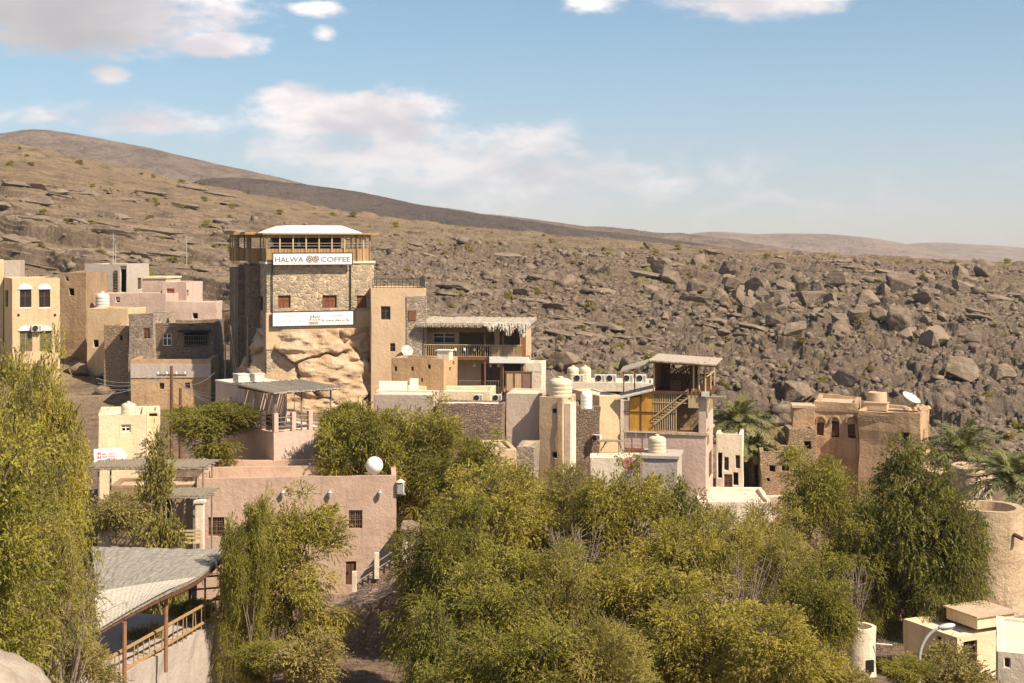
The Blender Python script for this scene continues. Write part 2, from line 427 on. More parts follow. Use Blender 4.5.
class MB:
    def __init__(s): s.v = []; s.f = []
    def add(s, vs_, fs):
        n = len(s.v); s.v += [tuple(p) for p in vs_]; s.f += [tuple(i+n for i in q) for q in fs]; return s
    def quad(s, a, b, c, d): return s.add([a, b, c, d], [(0, 1, 2, 3)])
    def box(s, x0, y0, z0, x1, y1, z1):
        if x1 < x0: x0, x1 = x1, x0
        if y1 < y0: y0, y1 = y1, y0
        if z1 < z0: z0, z1 = z1, z0
        return s.add([(x0, y0, z0), (x1, y0, z0), (x1, y1, z0), (x0, y1, z0), (x0, y0, z1), (x1, y0, z1), (x1, y1, z1), (x0, y1, z1)],
                     [(3, 2, 1, 0), (4, 5, 6, 7), (0, 1, 5, 4), (1, 2, 6, 5), (2, 3, 7, 6), (3, 0, 4, 7)])
    def prism(s, pts, z0, z1):
        """pts counter-clockwise (x, y)"""
        n = len(pts)
        return s.add([(x, y, z0) for x, y in pts]+[(x, y, z1) for x, y in pts],
                     [tuple(range(n-1, -1, -1)), tuple(range(n, 2*n))]+[(i, (i+1) % n, n+(i+1) % n, n+i) for i in range(n)])
    def bar(s, p, q, r, n=6, r2=None, cap=True):
        p = Vector(p); q = Vector(q); r2 = r if r2 is None else r2
        d = (q-p).normalized(); a = d.orthogonal().normalized(); b = d.cross(a)
        vs_ = []
        for c, rr in ((p, r), (q, r2)):
            for i in range(n):
                t = 2*math.pi*i/n; vs_.append(c+a*rr*math.cos(t)+b*rr*math.sin(t))
        fs = [(i, (i+1) % n, n+(i+1) % n, n+i) for i in range(n)]
        if cap: fs += [tuple(range(n-1, -1, -1)), tuple(range(n, 2*n))]
        return s.add(vs_, fs)
    def tube(s, pts, r, n=6, r2=None):
        pts = [Vector(p) for p in pts]; m = len(pts); r2 = r if r2 is None else r2
        vs_ = []; a = None
        for k, p in enumerate(pts):
            d = (pts[min(k+1, m-1)]-pts[max(k-1, 0)]).normalized()
            a = d.orthogonal().normalized() if a is None else (a-d*a.dot(d)).normalized()
            b = d.cross(a); rr = r+(r2-r)*k/(m-1)
            for i in range(n):
                t = 2*math.pi*i/n; vs_.append(p+a*rr*math.cos(t)+b*rr*math.sin(t))
        fs = [(k*n+i, k*n+(i+1) % n, (k+1)*n+(i+1) % n, (k+1)*n+i) for k in range(m-1) for i in range(n)]
        fs += [tuple(range(n-1, -1, -1)), tuple(range((m-1)*n, m*n))]
        return s.add(vs_, fs)
    def lathe(s, prof, n=24, c=(0, 0, 0), a0=0, a1=2*math.pi):
        full = abs(a1-a0-2*math.pi) < 1e-6; k = n if full else n+1
        vs_ = [(c[0]+r*math.cos(a0+(a1-a0)*i/n), c[1]+r*math.sin(a0+(a1-a0)*i/n), c[2]+z) for r, z in prof for i in range(k)]
        fs = [(j*k+i, j*k+(i+1) % k, (j+1)*k+(i+1) % k, (j+1)*k+i) for j in range(len(prof)-1) for i in range(n)]
        return s.add(vs_, fs)
    def build(s, name, m, parent=None, wob=0.0, wsc=.5, bevel=0.0, smooth=False, M=None, merge=True):
        bm = bmesh.new(); vv = [bm.verts.new(p) for p in s.v]
        for q in s.f:
            try: bm.faces.new([vv[i] for i in q])
            except ValueError: pass
        if merge: bmesh.ops.remove_doubles(bm, verts=bm.verts, dist=1e-4)
        if M is not None: bmesh.ops.transform(bm, matrix=M, verts=bm.verts)
        if wob:
            off = Vector(parent.location) if parent else Vector((0, 0, 0))
            P = np.array([v.co[:] for v in bm.verts])+np.array(off)
            s1 = wsc
            dx = fbm(P[:, 0]*s1+P[:, 2]*.7*s1, P[:, 1]*s1-P[:, 2]*.4*s1, 3, 3); dy = fbm(P[:, 0]*s1+9, P[:, 2]*s1+P[:, 1]*s1, 3, 5); dz = fbm(P[:, 0]*s1*.8, P[:, 1]*s1*.8+P[:, 2]*.3, 3, 8)
            for i, v in enumerate(bm.verts): v.co += Vector((dx[i]*wob*1.3, dy[i]*wob*1.3, dz[i]*wob*1.6))
        bmesh.ops.recalc_face_normals(bm, faces=bm.faces)
        me = bpy.data.meshes.new(name); bm.to_mesh(me); bm.free()
        if smooth: me.polygons.foreach_set('use_smooth', np.full(len(me.polygons), True))
        o = link_mesh(name, me, MATS[m] if isinstance(m, str) else m, parent)
        if bevel:
            bv = o.modifiers.new('bevel', 'BEVEL'); bv.width = bevel; bv.segments = 2; bv.limit_method = 'ANGLE'; bv.angle_limit = R(50)
        return o

# materials of the village
plaster('ochre_plaster', (.58, .43, .26), (.45, .31, .18), .6, .5)
plaster('yellow_plaster', (.60, .46, .28), (.48, .35, .21), .55, .45)
plaster('pink_plaster', (.52, .365, .275), (.40, .265, .19), .65, .55)
plaster('rose_plaster', (.55, .41, .335), (.43, .30, .235), .6, .5)
plaster('tan_plaster', (.55, .395, .25), (.43, .29, .175), .55, .45)
plaster('mud_plaster', (.47, .31, .17), (.35, .215, .115), .7, .55, .09)
plaster('dark_mud', (.33, .225, .14), (.23, .15, .09), .7, .6, .09)
plaster('grey_plaster', (.46, .39, .33), (.37, .30, .25), .4, .4)
plaster('beige_render', (.50, .40, .32), (.41, .315, .245), .55, .5)
plaster('white_plaster', (.72, .62, .48), (.55, .43, .32), .6, .6)
plaster('cream_plaster', (.72, .57, .37), (.56, .42, .26), .6, .55)
plaster('roof_mud', (.52, .39, .27), (.40, .285, .19), .6, .1, .08)
plaster('pale_roof', (.70, .58, .45), (.56, .44, .33), .5, .1, .06)
plaster('ruin_plaster', (.50, .335, .20), (.34, .215, .125), .8, .7, .1)
plaster('tower_plaster', (.54, .40, .26), (.41, .285, .18), .9, .9, .14)
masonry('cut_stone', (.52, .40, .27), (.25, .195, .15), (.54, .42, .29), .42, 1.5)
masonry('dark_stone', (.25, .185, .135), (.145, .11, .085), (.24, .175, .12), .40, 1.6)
masonry('pale_stone', (.42, .33, .25), (.26, .20, .16), (.42, .33, .25), .36, 1.5)
masonry('clay_course', (.60, .45, .30), (.55, .41, .27), (.49, .36, .235), .55, 2.4, .05)
masonry('rubble_stone', (.36, .25, .18), (.20, .14, .11), (.30, .21, .15), .34, 1.6, .12)
masonry('mud_brick', (.45, .31, .20), (.33, .22, .14), (.33, .225, .14), .34, 2.0, .08)
wood('brown_wood', (.16, .075, .04)); wood('red_wood', (.25, .10, .05)); wood('rust_wood', (.30, .14, .065)); wood('grey_wood', (.34, .28, .21))
wood('bamboo', (.46, .29, .135), .6, (26, 26, 1.0)); wood('pale_bamboo', (.62, .46, .26), .65, (22, 22, 1.0)); wood('orange_board', (.60, .31, .06), .75, (3, 3, .8))
wood('thatch', (.50, .42, .33), .55, (9, 9, 9), .95); wood('pale_thatch', (.66, .58, .48), .6, (8, 8, 8), .95); wood('old_thatch', (.35, .315, .265), .55, (1.2, 13, 13), .95)
plain('dark_glass', (.018, .017, .017), .25, .2, .5); plain('dusty_glass', (.10, .085, .06), .35, .3, .5); plain('olive_glass', (.15, .13, .05), .4, .3, .4)
plain('dark_cloth', (.02, .018, .016), .9); plain('black_metal', (.03, .027, .025), .5, .3, .4); plain('white_metal', (.66, .62, .54), .5, .3, .4)
plain('white_paint', (.80, .77, .70), .55, .1); plain('white_plastic', (.80, .78, .74), .4, .1); plain('cream_plastic', (.66, .56, .39), .55, .3, sc_=2.0); plain('grey_plastic', (.30, .28, .26), .5)
plain('grey_metal', (.45, .43, .40), .45, .25, .5); plain('galvanised', (.55, .54, .52), .4, .3, .5, .6); plain('sheet_metal', (.60, .57, .53), .45, .25, .5, .3)
plain('rust', (.30, .155, .085), .85, .4); plain('pole_brown', (.17, .085, .05), .8, .3); plain('red_paint', (.42, .10, .08), .7); plain('sign_brown', (.26, .16, .12), .8)
plain('sign_grey', (.20, .175, .16), .8, .05); plain('sign_pink', (.55, .16, .20), .8, .05); plain('white_cloth', (.82, .80, .76), .9, .08); plain('concrete', (.44, .37, .30), .9, .3)
plain('lamp_glow', (.8, .5, .15), .5, .1); plain('cushion_red', (.35, .12, .09), .9)
rock_mat('sandstone', (.51, .375, .25), (.40, .255, .145), (.62, .49, .35), True, 1.0, .25)
rock_mat('boulder_rock', (.245, .185, .135), (.135, .10, .074), (.34, .265, .195), True, 1.2, .3)
rock_mat('pale_rock', (.40, .335, .265), (.33, .265, .205), (.27, .21, .165), True, 2.0, .08)

# ------------------------------------------------------------------ houses
def arch_pts(w, h, n=9):
    return [(w/2*math.cos(math.pi*i/n), h*math.sin(math.pi*i/n)) for i in range(n+1)]
class House:
    """a flat-roofed walled house; openings are given as image rows/columns of the wall they are cut in"""
    def __init__(s, name, label, cat, pxL, pxR, D, yaw, top, bot=None, zb=None, depth=6.0, m='tan_plaster', roof='roof_mud', par=.35,
                 front=(), left=(), right=(), wob=.045, seg=.9, bevel=.05, group=None, wt=.3, solid_top=False, over=.1):
        a = R(yaw); s.a = a
        P = at(pxL, D); ux = Vector((math.cos(a), math.sin(a), 0)); uy = Vector((-math.sin(a), math.cos(a), 0))
        t = (pxR-512)/F
        w = (t*P.y-P.x)/(ux.x-t*ux.y); s.w = w; s.d = depth; s.ux, s.uy, s.P = ux, uy, P
        ztop = zrow(top, D)
        if zb is None: zb = zrow(bot, D) if bot is not None else gz(P.x, P.y)-.6
        cs = [P+ux*a_+uy*b_ for a_ in (0, w/2, w) for b_ in (0, depth)]
        if not solid_top: zb = min([zb]+[gz(c.x, c.y)-.7 for c in cs])
        s.z0 = zb; s.h = h = ztop-zb
        s.o = thing(name, label, cat, (P.x, P.y, zb), a, group)
        s.M = {'front': (Vector((0, 0, 0)), Vector((1, 0, 0)), w), 'right': (Vector((w, 0, 0)), Vector((0, 1, 0)), depth),
               'left': (Vector((0, depth, 0)), Vector((0, -1, 0)), depth), 'back': (Vector((w, depth, 0)), Vector((-1, 0, 0)), w)}
        s.m = m
        holes = {}
        for f, L in (('front', front), ('left', left), ('right', right)):
            holes[f] = [(*s.rect(f, *q[:4]), q[4]) for q in L]
        zl = {0.0, h}
        for L in holes.values():
            for q in L: zl |= {round(q[2], 4), round(q[3], 4)}
        mb = MB()
        for f in ('front', 'right', 'left', 'back'):
            s._face(mb, f, holes.get(f, []), sorted(zl), seg)
        # parapet: top ring
        k = wt; W, Dp = w, depth
        if par > 0:
            O = [(0, 0), (W, 0), (W, Dp), (0, Dp)]; I = [(k, k), (W-k, k), (W-k, Dp-k), (k, Dp-k)]
            for i in range(4):
                j = (i+1) % 4
                n = max(1, int(math.dist(O[i], O[j])/seg))
                for q in range(n):
                    f0, f1 = q/n, (q+1)/n
                    L = lambda A, B, f_: (A[0]+(B[0]-A[0])*f_, A[1]+(B[1]-A[1])*f_)
                    mb.quad((*L(O[i], O[j], f0), h), (*L(O[i], O[j], f1), h), (*L(I[i], I[j], f1), h), (*L(I[i], I[j], f0), h))
                    mb.quad((*L(I[i], I[j], f0), h), (*L(I[i], I[j], f1), h), (*L(I[i], I[j], f1), h-par-.1), (*L(I[i], I[j], f0), h-par-.1))
        s.wall = mb.build('wall', m, s.o, wob, bevel=bevel)
        e = k-.1 if par > 0 else -.15
        zr = h-par
        s.roof_z = zb+zr
        rb = MB()
        if par > 0: rb.box(k-.06, k-.06, zr-.22, W-k+.06, Dp-k+.06, zr)
        else: rb.box(-over, -over, h+.01, W+over, Dp+over, h+.2)
        rb.build('roof', roof, s.o, .02)
        for f, L in holes.items():
            for q in L: s.opening(f, q)
    def hit(s, f, px, py):
        O, U, L = s.M[f]
        Ow = s.P+s.ux*O.x+s.uy*O.y; Uw = s.ux*U.x+s.uy*U.y
        t = (px-512)/F
        q = (t*Ow.y-Ow.x)/(Uw.x-t*Uw.y)
        return q, (HOR-py)/F*(Ow.y+Uw.y*q)-s.z0
    def rect(s, f, x0, x1, y0, y1):
        a, _ = s.hit(f, x0, y0); b, _ = s.hit(f, x1, y0)
        xm = (x0+x1)/2
        _, zt = s.hit(f, xm, y0); _, zb = s.hit(f, xm, y1)
        L = s.M[f][2]
        a, b = sorted((a, b))
        return max(.12, a), min(L-.12, b), max(.05, zb), min(s.h-.05, zt)
    def grid(s, L, cuts, seg):
        c = sorted({round(x, 4) for x in cuts}); out = []
        for a, b in zip(c[:-1], c[1:]):
            n = max(1, int(round((b-a)/seg))); out += [a+(b-a)*i/n for i in range(n)]
        return out+[c[-1]]
    def _face(s, mb, f, holes, zl, seg):
        O, U, L = s.M[f]; N = Vector((U.y, -U.x, 0))
        xs = s.grid(L, [0, L]+[v for q in holes for v in q[:2]], seg); zs = s.grid(s.h, zl, seg)
        pt = lambda x, z, dpt=0: (O+U*x-N*dpt+Vector((0, 0, z)))[:]
        inh = lambda x, z: any(q[0]-1e-4 < x < q[1]+1e-4 and q[2]-1e-4 < z < q[3]+1e-4 for q in holes)
        for i in range(len(xs)-1):
            for j in range(len(zs)-1):
                if inh((xs[i]+xs[i+1])/2, (zs[j]+zs[j+1])/2): continue
                mb.quad(pt(xs[i], zs[j]), pt(xs[i+1], zs[j]), pt(xs[i+1], zs[j+1]), pt(xs[i], zs[j+1]))
        dp = .32
        for q in holes:
            xx = [x for x in xs if q[0]-1e-3 <= x <= q[1]+1e-3]; zz = [z for z in zs if q[2]-1e-3 <= z <= q[3]+1e-3]
            for a, b in zip(xx[:-1], xx[1:]):
                mb.quad(pt(a, q[2]), pt(b, q[2]), pt(b, q[2], dp), pt(a, q[2], dp)); mb.quad(pt(a, q[3], dp), pt(b, q[3], dp), pt(b, q[3]), pt(a, q[3]))
            for a, b in zip(zz[:-1], zz[1:]):
                mb.quad(pt(q[0], a, dp), pt(q[0], b, dp), pt(q[0], b), pt(q[0], a)); mb.quad(pt(q[1], a), pt(q[1], b), pt(q[1], b, dp), pt(q[1], a, dp))
    def frame_m(s, f, dpt=0.0):
        """matrix from wall coordinates (along, inwards, up) to house coordinates"""
        O, U, L = s.M[f]; N = Vector((-U.y, U.x, 0))
        return Matrix(((U.x, N.x, 0, O.x+N.x*dpt), (U.y, N.y, 0, O.y+N.y*dpt), (0, 0, 1, 0), (0, 0, 0, 1)))
    def opening(s, f, q):
        x0, x1, z0, z1, kind = q
        if kind == 'hole': return
        M = s.frame_m(f)
        W = lambda: MB()
        fw = .07
        def frame(m, mull=True, sash=True):
            b = MB(); y0, y1 = .14, .21
            b.box(x0, y0, z0, x0+fw, y1, z1); b.box(x1-fw, y0, z0, x1, y1, z1)
            b.box(x0+fw, y0, z1-fw, x1-fw, y1, z1); b.box(x0+fw, y0, z0, x1-fw, y1, z0+fw)
            if mull: b.box((x0+x1)/2-fw/2, y0+.003, z0+fw, (x0+x1)/2+fw/2, y1-.003, z1-fw)
            if sash: b.box(x0+fw, y0+.006, z0+(z1-z0)*.62-.03, x1-fw, y1-.006, z0+(z1-z0)*.62+.03)
            return b.build('window', m, s.o, M=M)
        if kind in ('dark', 'white', 'olive', 'brown', 'wood', 'grille'):
            fm = {'dark': 'brown_wood', 'white': 'white_paint', 'olive': 'grey_wood', 'brown': 'red_wood', 'wood': 'brown_wood', 'grille': 'rust'}[kind]
            fr = frame(fm, kind != 'dark' or (x1-x0) > .8)
            gm = {'dark': 'dark_glass', 'white': 'dark_glass', 'olive': 'olive_glass', 'brown': 'red_wood', 'wood': 'dusty_glass', 'grille': 'dark_glass'}[kind]
            MB().box(x0+.03, .18, z0+.03, x1-.03, .2, z1-.03).build('pane' if kind not in ('brown',) else 'shutter', gm, fr, M=M)
            if kind == 'grille':
                b = MB()
                n = max(3, int((x1-x0)/.13))
                for i in range(1, n): b.bar((x0+(x1-x0)*i/n, .07, z0), (x0+(x1-x0)*i/n, .07, z1), .014, 4)
                for i in (1, 2, 3): b.bar((x0, .075, z0+(z1-z0)*i/4), (x1, .075, z0+(z1-z0)*i/4), .014, 4)
                b.build('grille', 'rust', fr, M=M)
        elif kind == 'arch':
            fr = frame('brown_wood')
            MB().box(x0+.03, .18, z0+.03, x1-.03, .2, z1-.03).build('pane', 'dark_glass', fr, M=M)
            b = MB(); n = 10; wv = (x1-x0)+.25; hh = .5
            pts = [(wv/2*math.cos(math.pi*i/n), hh*math.sin(math.pi*i/n)) for i in range(n+1)]
            cx = (x0+x1)/2; m_ = len(pts)
            b.add([(cx+p[0], -.05, z1-.02+p[1]) for p in pts]+[(cx+p[0], .05, z1-.02+p[1]) for p in pts],
                  [tuple(range(m_)), tuple(range(2*m_-1, m_-1, -1))]+[(i, i+1, m_+i+1, m_+i) for i in range(m_-1)]+[(m_-1, 0, m_, 2*m_-1)])
            b.build('arch', 'white_paint', fr, M=M)
            MB().box(x0-.06, -.06, z0-.09, x1+.06, .1, z0).build('sill', 'white_paint', fr, M=M)
        elif kind in ('door', 'reddoor'):
            d = MB().box(x0+.02, .14, z0, x1-.02, .2, z1-.02); n = max(2, int((x1-x0)/.25))
            for i in range(1, n): d.box(x0+(x1-x0)*i/n-.012, .125, z0+.05, x0+(x1-x0)*i/n+.012, .14, z1-.06)
            do = d.build('door', 'red_paint' if kind == 'reddoor' else 'brown_wood', s.o, M=M)
            MB().box(x0+.1, .07, (z0+z1)/2, x0+.16, .137, (z0+z1)/2+.14).build('handle', 'black_metal', do, M=M)
        elif kind == 'void':      # an unglazed opening with a dark back wall and a lintel
            lb = MB().box(x0-.18, -.04, z1, x1+.18, .1, z1+.13).build('lintel', 'grey_wood', s.o, M=M)
    def local(s, f, px, py, out=0.0):
        x, z = s.hit(f, px, py); return s.frame_m(f) @ Vector((x, -out, z))
    def world(s, v): return s.P+s.ux*v[0]+s.uy*v[1]+Vector((0, 0, s.z0+v[2]))
    def on_roof(s, px, back=.5):
        x, _ = s.hit('front', px, 300); v = s.P+s.ux*x+s.uy*(s.d*back); v.z = s.roof_z
        return v

# ------------------------------------------------------------------ small things
def water_tank(loc, r, h, label, m='cream_plastic', group='water tanks on the roofs', name='water_tank'):
    t = thing(name, label, 'water tank', loc, 0, group)
    prof = [(0, 0), (r*.97, 0)]
    n = 4
    for i in range(n):
        z0 = h*.78*i/n; z1 = h*.78*(i+1)/n
        prof += [(r*.97, z0+.02), (r, z0+.06), (r, z1-.06), (r*.97, z1-.02)]
    for i in range(1, 8):
        a = math.pi/2*i/8; prof.append((r*.97*math.cos(a)*.98+.02*r, h*.78+h*.2*math.sin(a)))
    prof += [(r*.25, h*.985), (0, h*.985)]
    MB().lathe(prof, 28).build('tank_body', m, t, smooth=True)
    MB().lathe([(0, h*1.05), (r*.2, h*1.05), (r*.24, h*1.03), (r*.24, h*.97), (0, h*.97)], 20).build('lid', m, t)
    MB().tube([(r*.9, 0, .1), (r*1.15, 0, .1), (r*1.2, 0, -.2)], .03).build('pipe', 'grey_plastic', t)
    return t
_ac = None
def ac_unit(loc, rz, label, s=1.0, group='outdoor air conditioners'):
    global _ac
    if _ac is None:
        t = _ac = thing('air_conditioner', label, 'air conditioner', loc, rz, group)
        MB().box(-.45, -.17, .06, .45, .17, .68).build('casing', 'white_metal', t, bevel=.03)
        b = MB().lathe([(0, 0), (.24, 0), (.25, .02), (.25, .05)], 24); b.build('fan_grille', 'black_metal', t, M=Matrix.Translation((-.13, -.19, .37)) @ Matrix.Rotation(R(90), 4, 'X'))
        MB().box(.2, -.176, .15, .36, -.17, .58).build('side_vent', 'grey_plastic', t)
        for x in (-.3, .3): MB().box(x-.04, -.2, 0, x+.04, .2, .06).build('foot', 'black_metal', t)
        t.scale = (s, s, s)
        return t
    return copy_thing(_ac, loc, rz, (s, s, s), label, group)
def dish(loc, rz, tilt, r, label, group=None, name='satellite_dish', m='white_metal'):
    t = thing(name, label, 'satellite dish', loc, rz, group)
    prof = [(r*i/8, .22*r*(i/8)**2*1.6) for i in range(9)]+[(r*1.01, .36*r), (r*1.0, .38*r*.9)]
    prof2 = prof+[(r*i/8, .22*r*(i/8)**2*1.6-.03) for i in range(8, -1, -1)]
    Mx = Matrix.Translation((0, 0, r*1.25)) @ Matrix.Rotation(R(tilt), 4, 'X')
    MB().lathe(prof2, 32).build('reflector', m, t, M=Mx, smooth=True)
    b = MB()
    for k in range(3):
        a = 2*math.pi*k/3+.5; b.bar((r*.9*math.cos(a), r*.9*math.sin(a), .3*r), (0, 0, r*.95), .018, 5)
    b.build('feed_arm', 'grey_metal', t, M=Mx)
    MB().lathe([(0, r*.9), (.07, r*.9), (.07, r*1.06), (0, r*1.06)], 10).build('feed_horn', 'grey_metal', t, M=Mx)
    MB().bar((0, 0, 0), (0, .12*r, r*1.2), .05, 8).build('mast', 'grey_metal', t)
    return t
def antenna(loc, h, label, group='thin masts on the hillside roofs'):
    t = thing('antenna', label, 'antenna', loc, 0, group)
    MB().bar((0, 0, 0), (0, 0, h), .045, 6, .03).build('mast', 'grey_metal', t)
    b = MB()
    for k in range(4): b.bar((-.35+.05*k, 0, h*.97-k*.16), (.35-.05*k, 0, h*.97-k*.16), .015, 4)
    b.build('crossbar', 'grey_metal', t)
    return t
def rail_bm(p, q, h, n, r=.02, bars=0, posts=True):
    b = MB(); p = Vector(p); q = Vector(q)
    b.bar(p+Vector((0, 0, h)), q+Vector((0, 0, h)), r*1.5); b.bar(p+Vector((0, 0, .08)), q+Vector((0, 0, .08)), r)
    for k in range(bars): b.bar(p+Vector((0, 0, h*(k+1)/(bars+1))), q+Vector((0, 0, h*(k+1)/(bars+1))), r)
    for i in range(n+1):
        c = p.lerp(q, i/n); b.bar(c, c+Vector((0, 0, h)), r, 5)
    return b
def text_mesh(name, s, size, m, parent, loc, rot, width=None, extr=.006):
    c = bpy.data.curves.new(name, 'FONT'); c.body = s; c.size = size; c.align_x = 'LEFT'; c.align_y = 'BOTTOM_BASELINE'; c.extrude = extr; c.offset = size*.02
    o = bpy.data.objects.new(name, c); col.objects.link(o)
    bpy.context.view_layer.update()
    me = bpy.data.meshes.new_from_object(o.evaluated_get(bpy.context.evaluated_depsgraph_get()))
    col.objects.unlink(o); bpy.data.objects.remove(o)
    xs = [v.co.x for v in me.vertices]
    if width:
        k = width/(max(xs)-min(xs)); x0 = min(xs)
        for v in me.vertices: v.co.x = (v.co.x-x0)*k
    o = link_mesh(name, me, MATS[m], parent); o.location = loc; o.rotation_euler = rot
    return o

# ================================================================== the coffee house on its rock
def coffee_house():
    H = House('coffee_house', 'tall stone coffee house with a bamboo rooftop pavilion, standing on an orange rock outcrop', 'building', 266.5, 374, 118, 22, 264, 388, depth=7.2,
              m='cut_stone', roof='pale_roof', par=.0, wob=.035, seg=.7, solid_top=True,
              front=[(278, 290.5, 295.5, 308, 'brown'), (322.5, 336.5, 295.5, 308, 'brown'), (357, 367, 295.5, 308, 'brown')],
              left=[(256.5, 263, 296, 310, 'brown')])
    o = H.o; w, d, h = H.w, H.d, H.h
    zq = H.hit('front', 320, 330)[1]
    # plastered lower band, set proud of the stone
    z1 = H.hit('front', 320, 312)[1]
    b = MB()
    b.box(-.08, -.09, zq-1.6, w+.02, .2, z1); b.build('plaster_band', 'tan_plaster', o, .03, bevel=.06)
    # stone wing that steps back on the west side
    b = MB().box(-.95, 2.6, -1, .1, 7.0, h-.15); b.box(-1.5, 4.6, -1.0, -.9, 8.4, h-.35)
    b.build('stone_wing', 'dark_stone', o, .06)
    # pavilion
    zp = h+.2
    ze = H.hit('front', 320, 234.5)[1]          # eave
    plan = [(0, -.05), (w-1.5, -.05), (w-.1, .9), (w-.1, d-.2), (-1.5, d+1.0), (-1.5, 4.7), (-.95, 4.5), (-.95, 2.5), (0, 2.4)]
    segs = [((0, -.05), (w-1.5, -.05), 7), ((w-1.5, -.05), (w-.1, .9), 2), ((w-.1, .9), (w-.1, d-.2), 4), ((0, 2.4), (0, -.05), 2), ((-.95, 2.5), (0, 2.4), 1), ((-.95, 4.5), (-.95, 2.5), 2), ((-1.5, 4.7), (-.95, 4.5), 1), ((-1.5, d+1), (-1.5, 4.7), 3), ((w-.1, d-.2), (-1.5, d+1), 6)]
    zs = zp+(ze-zp)*.47; zw = zp+(ze-zp)*.88
    clad = MB(); posts = []; top = MB()
    for (p, q, n) in segs:
        p = Vector((*p, 0)); q = Vector((*q, 0)); u = (q-p).normalized(); nn = Vector((u.y, -u.x, 0))
        L = (q-p).length
        A = p-nn*.06; B = q-nn*.06
        def slab(mb, z0, z1, t=.09):
            mb.add([A+Vector((0, 0, z0)), B+Vector((0, 0, z0)), B-nn*t+Vector((0, 0, z0)), A-nn*t+Vector((0, 0, z0)), A+Vector((0, 0, z1)), B+Vector((0, 0, z1)), B-nn*t+Vector((0, 0, z1)), A-nn*t+Vector((0, 0, z1))],
                   [(3, 2, 1, 0), (4, 5, 6, 7), (0, 1, 5, 4), (1, 2, 6, 5), (2, 3, 7, 6), (3, 0, 4, 7)])
        slab(clad, zp, zs); slab(top, zw, ze-.02)
        for k in range(int(L/.28)):
            c = p+u*(.14+.28*k); clad.bar(c-nn*.05+Vector((0, 0, zp)), c-nn*.05+Vector((0, 0, zs)), .035, 5)
        for i in range(n+1):
            posts.append(p+(q-p)*i/n)
    clad.build('bamboo_cladding', 'bamboo', o)
    top.build('fascia', 'bamboo', o)
    for p in posts: MB().box(p.x-.055, p.y-.055, zp, p.x+.055, p.y+.055, ze-.03).build('post', 'pale_bamboo', o)
    rl = MB()
    for (p, q, n) in segs[:4]+segs[4:8]:
        for k in (.25, .5): rl.bar((*p, zs+(zw-zs)*k), (*q, zs+(zw-zs)*k), .02, 4)
    rl.build('guard_rail', 'grey_metal', o)
    MB().box(1.8, 4.2, zp, w-1.8, 6.4, zp+2.3).build('counter_wall', 'brown_wood', o)
    for x in (2.0, 4.2, 6.3): MB().box(x, 1.5, zp, x+1.1, 2.5, zp+.8).box(x+.2, 2.7, zp, x+.9, 2.8, zp+1.1).build('table', 'brown_wood', o)
    for x, y in ((.7, 1.2), (3.1, 1.4)):
        MB().lathe([(0, 0), (.12, .06), (.16, .2), (.09, .36), (.02, .42), (0, .8)], 12, (x, y, zw-.75)).build('pendant_lamp', 'white_cloth', o)
    # eave, thin polygonal roof, white vaulted top
    e = .55
    ev = [(-.4, -.42), (w-1.3, -.42), (w+.6, .6), (w+.6, d+.3), (-2.0, d+1.5), (-2.0, 4.1), (-1.45, 3.9), (-1.45, 1.9), (-.55, 1.8)]
    MB().prism(ev, ze, ze+.12).build('eave', 'bamboo', o)
    b = MB(); zt = H.hit('front', 320, 227)[1]-ze
    lo = [(.55, .15), (w-1.8, .15), (w-.7, 1.1), (w-.7, d-.4), (.55, d-.4)]; hi = [(2.0, 1.9), (w-2.6, 1.9), (w-2.3, 2.2), (w-2.3, d-2), (2.0, d-2)]
    mi = [(1.3, .9), (w-2.4, .9), (w-1.5, 1.6), (w-1.5, d-1), (1.3, d-1)]
    vv = [(x, y, ze+.122) for x, y in lo]+[(x, y, ze+.122+zt*.55) for x, y in mi]+[(x, y, ze+.14+zt*1.0) for x, y in hi]
    n = 5
    b.add(vv, [(k*n+i, k*n+(i+1) % n, (k+1)*n+(i+1) % n, (k+1)*n+i) for k in range(2) for i in range(n)]+[tuple(range(2*n, 3*n)), tuple(range(n-1, -1, -1))])
    b.build('vaulted_roof', 'white_paint', o)
    # roof over the stepped west wing
    MB().prism([(-1.9, 4.3), (-1.35, 4.1), (-1.35, 2.2), (-.4, 2.1), (-.4, d), (-1.9, d+1.2)], ze+.123, ze+.22).build('lean_to_roof', 'bamboo', o)
    # scaffold poles and drain pipes on the shaded side
    pipes = MB()
    for x0, z0, x1, z1, y in ((-2.6, -9, -2.6, -.5, 4.6), (-1.8, -2.5, -1.8, h-.6, 4.5), (-1.7, -6, -2.4, .4, 3.9), (-1.5, -6.2, -2.3, .3, 3.7), (-1.1, -3.8, -1.1, 1.2, 2.4)):
        o2 = MB().bar((x0, y, z0+zq), (x1, y, z1+(zq if z1 < 3 else 0)), .07, 6).build('drain_pipe', 'grey_wood', o)
    # small windows of the wing's pavilion are open bays: dark blinds behind them
    MB().box(-.8, 2.75, zs, -.75, 4.2, zw).build('blind', 'dark_glass', o); MB().box(-1.35, 5.0, zs, -1.3, d, zw).build('blind', 'dark_glass', o)
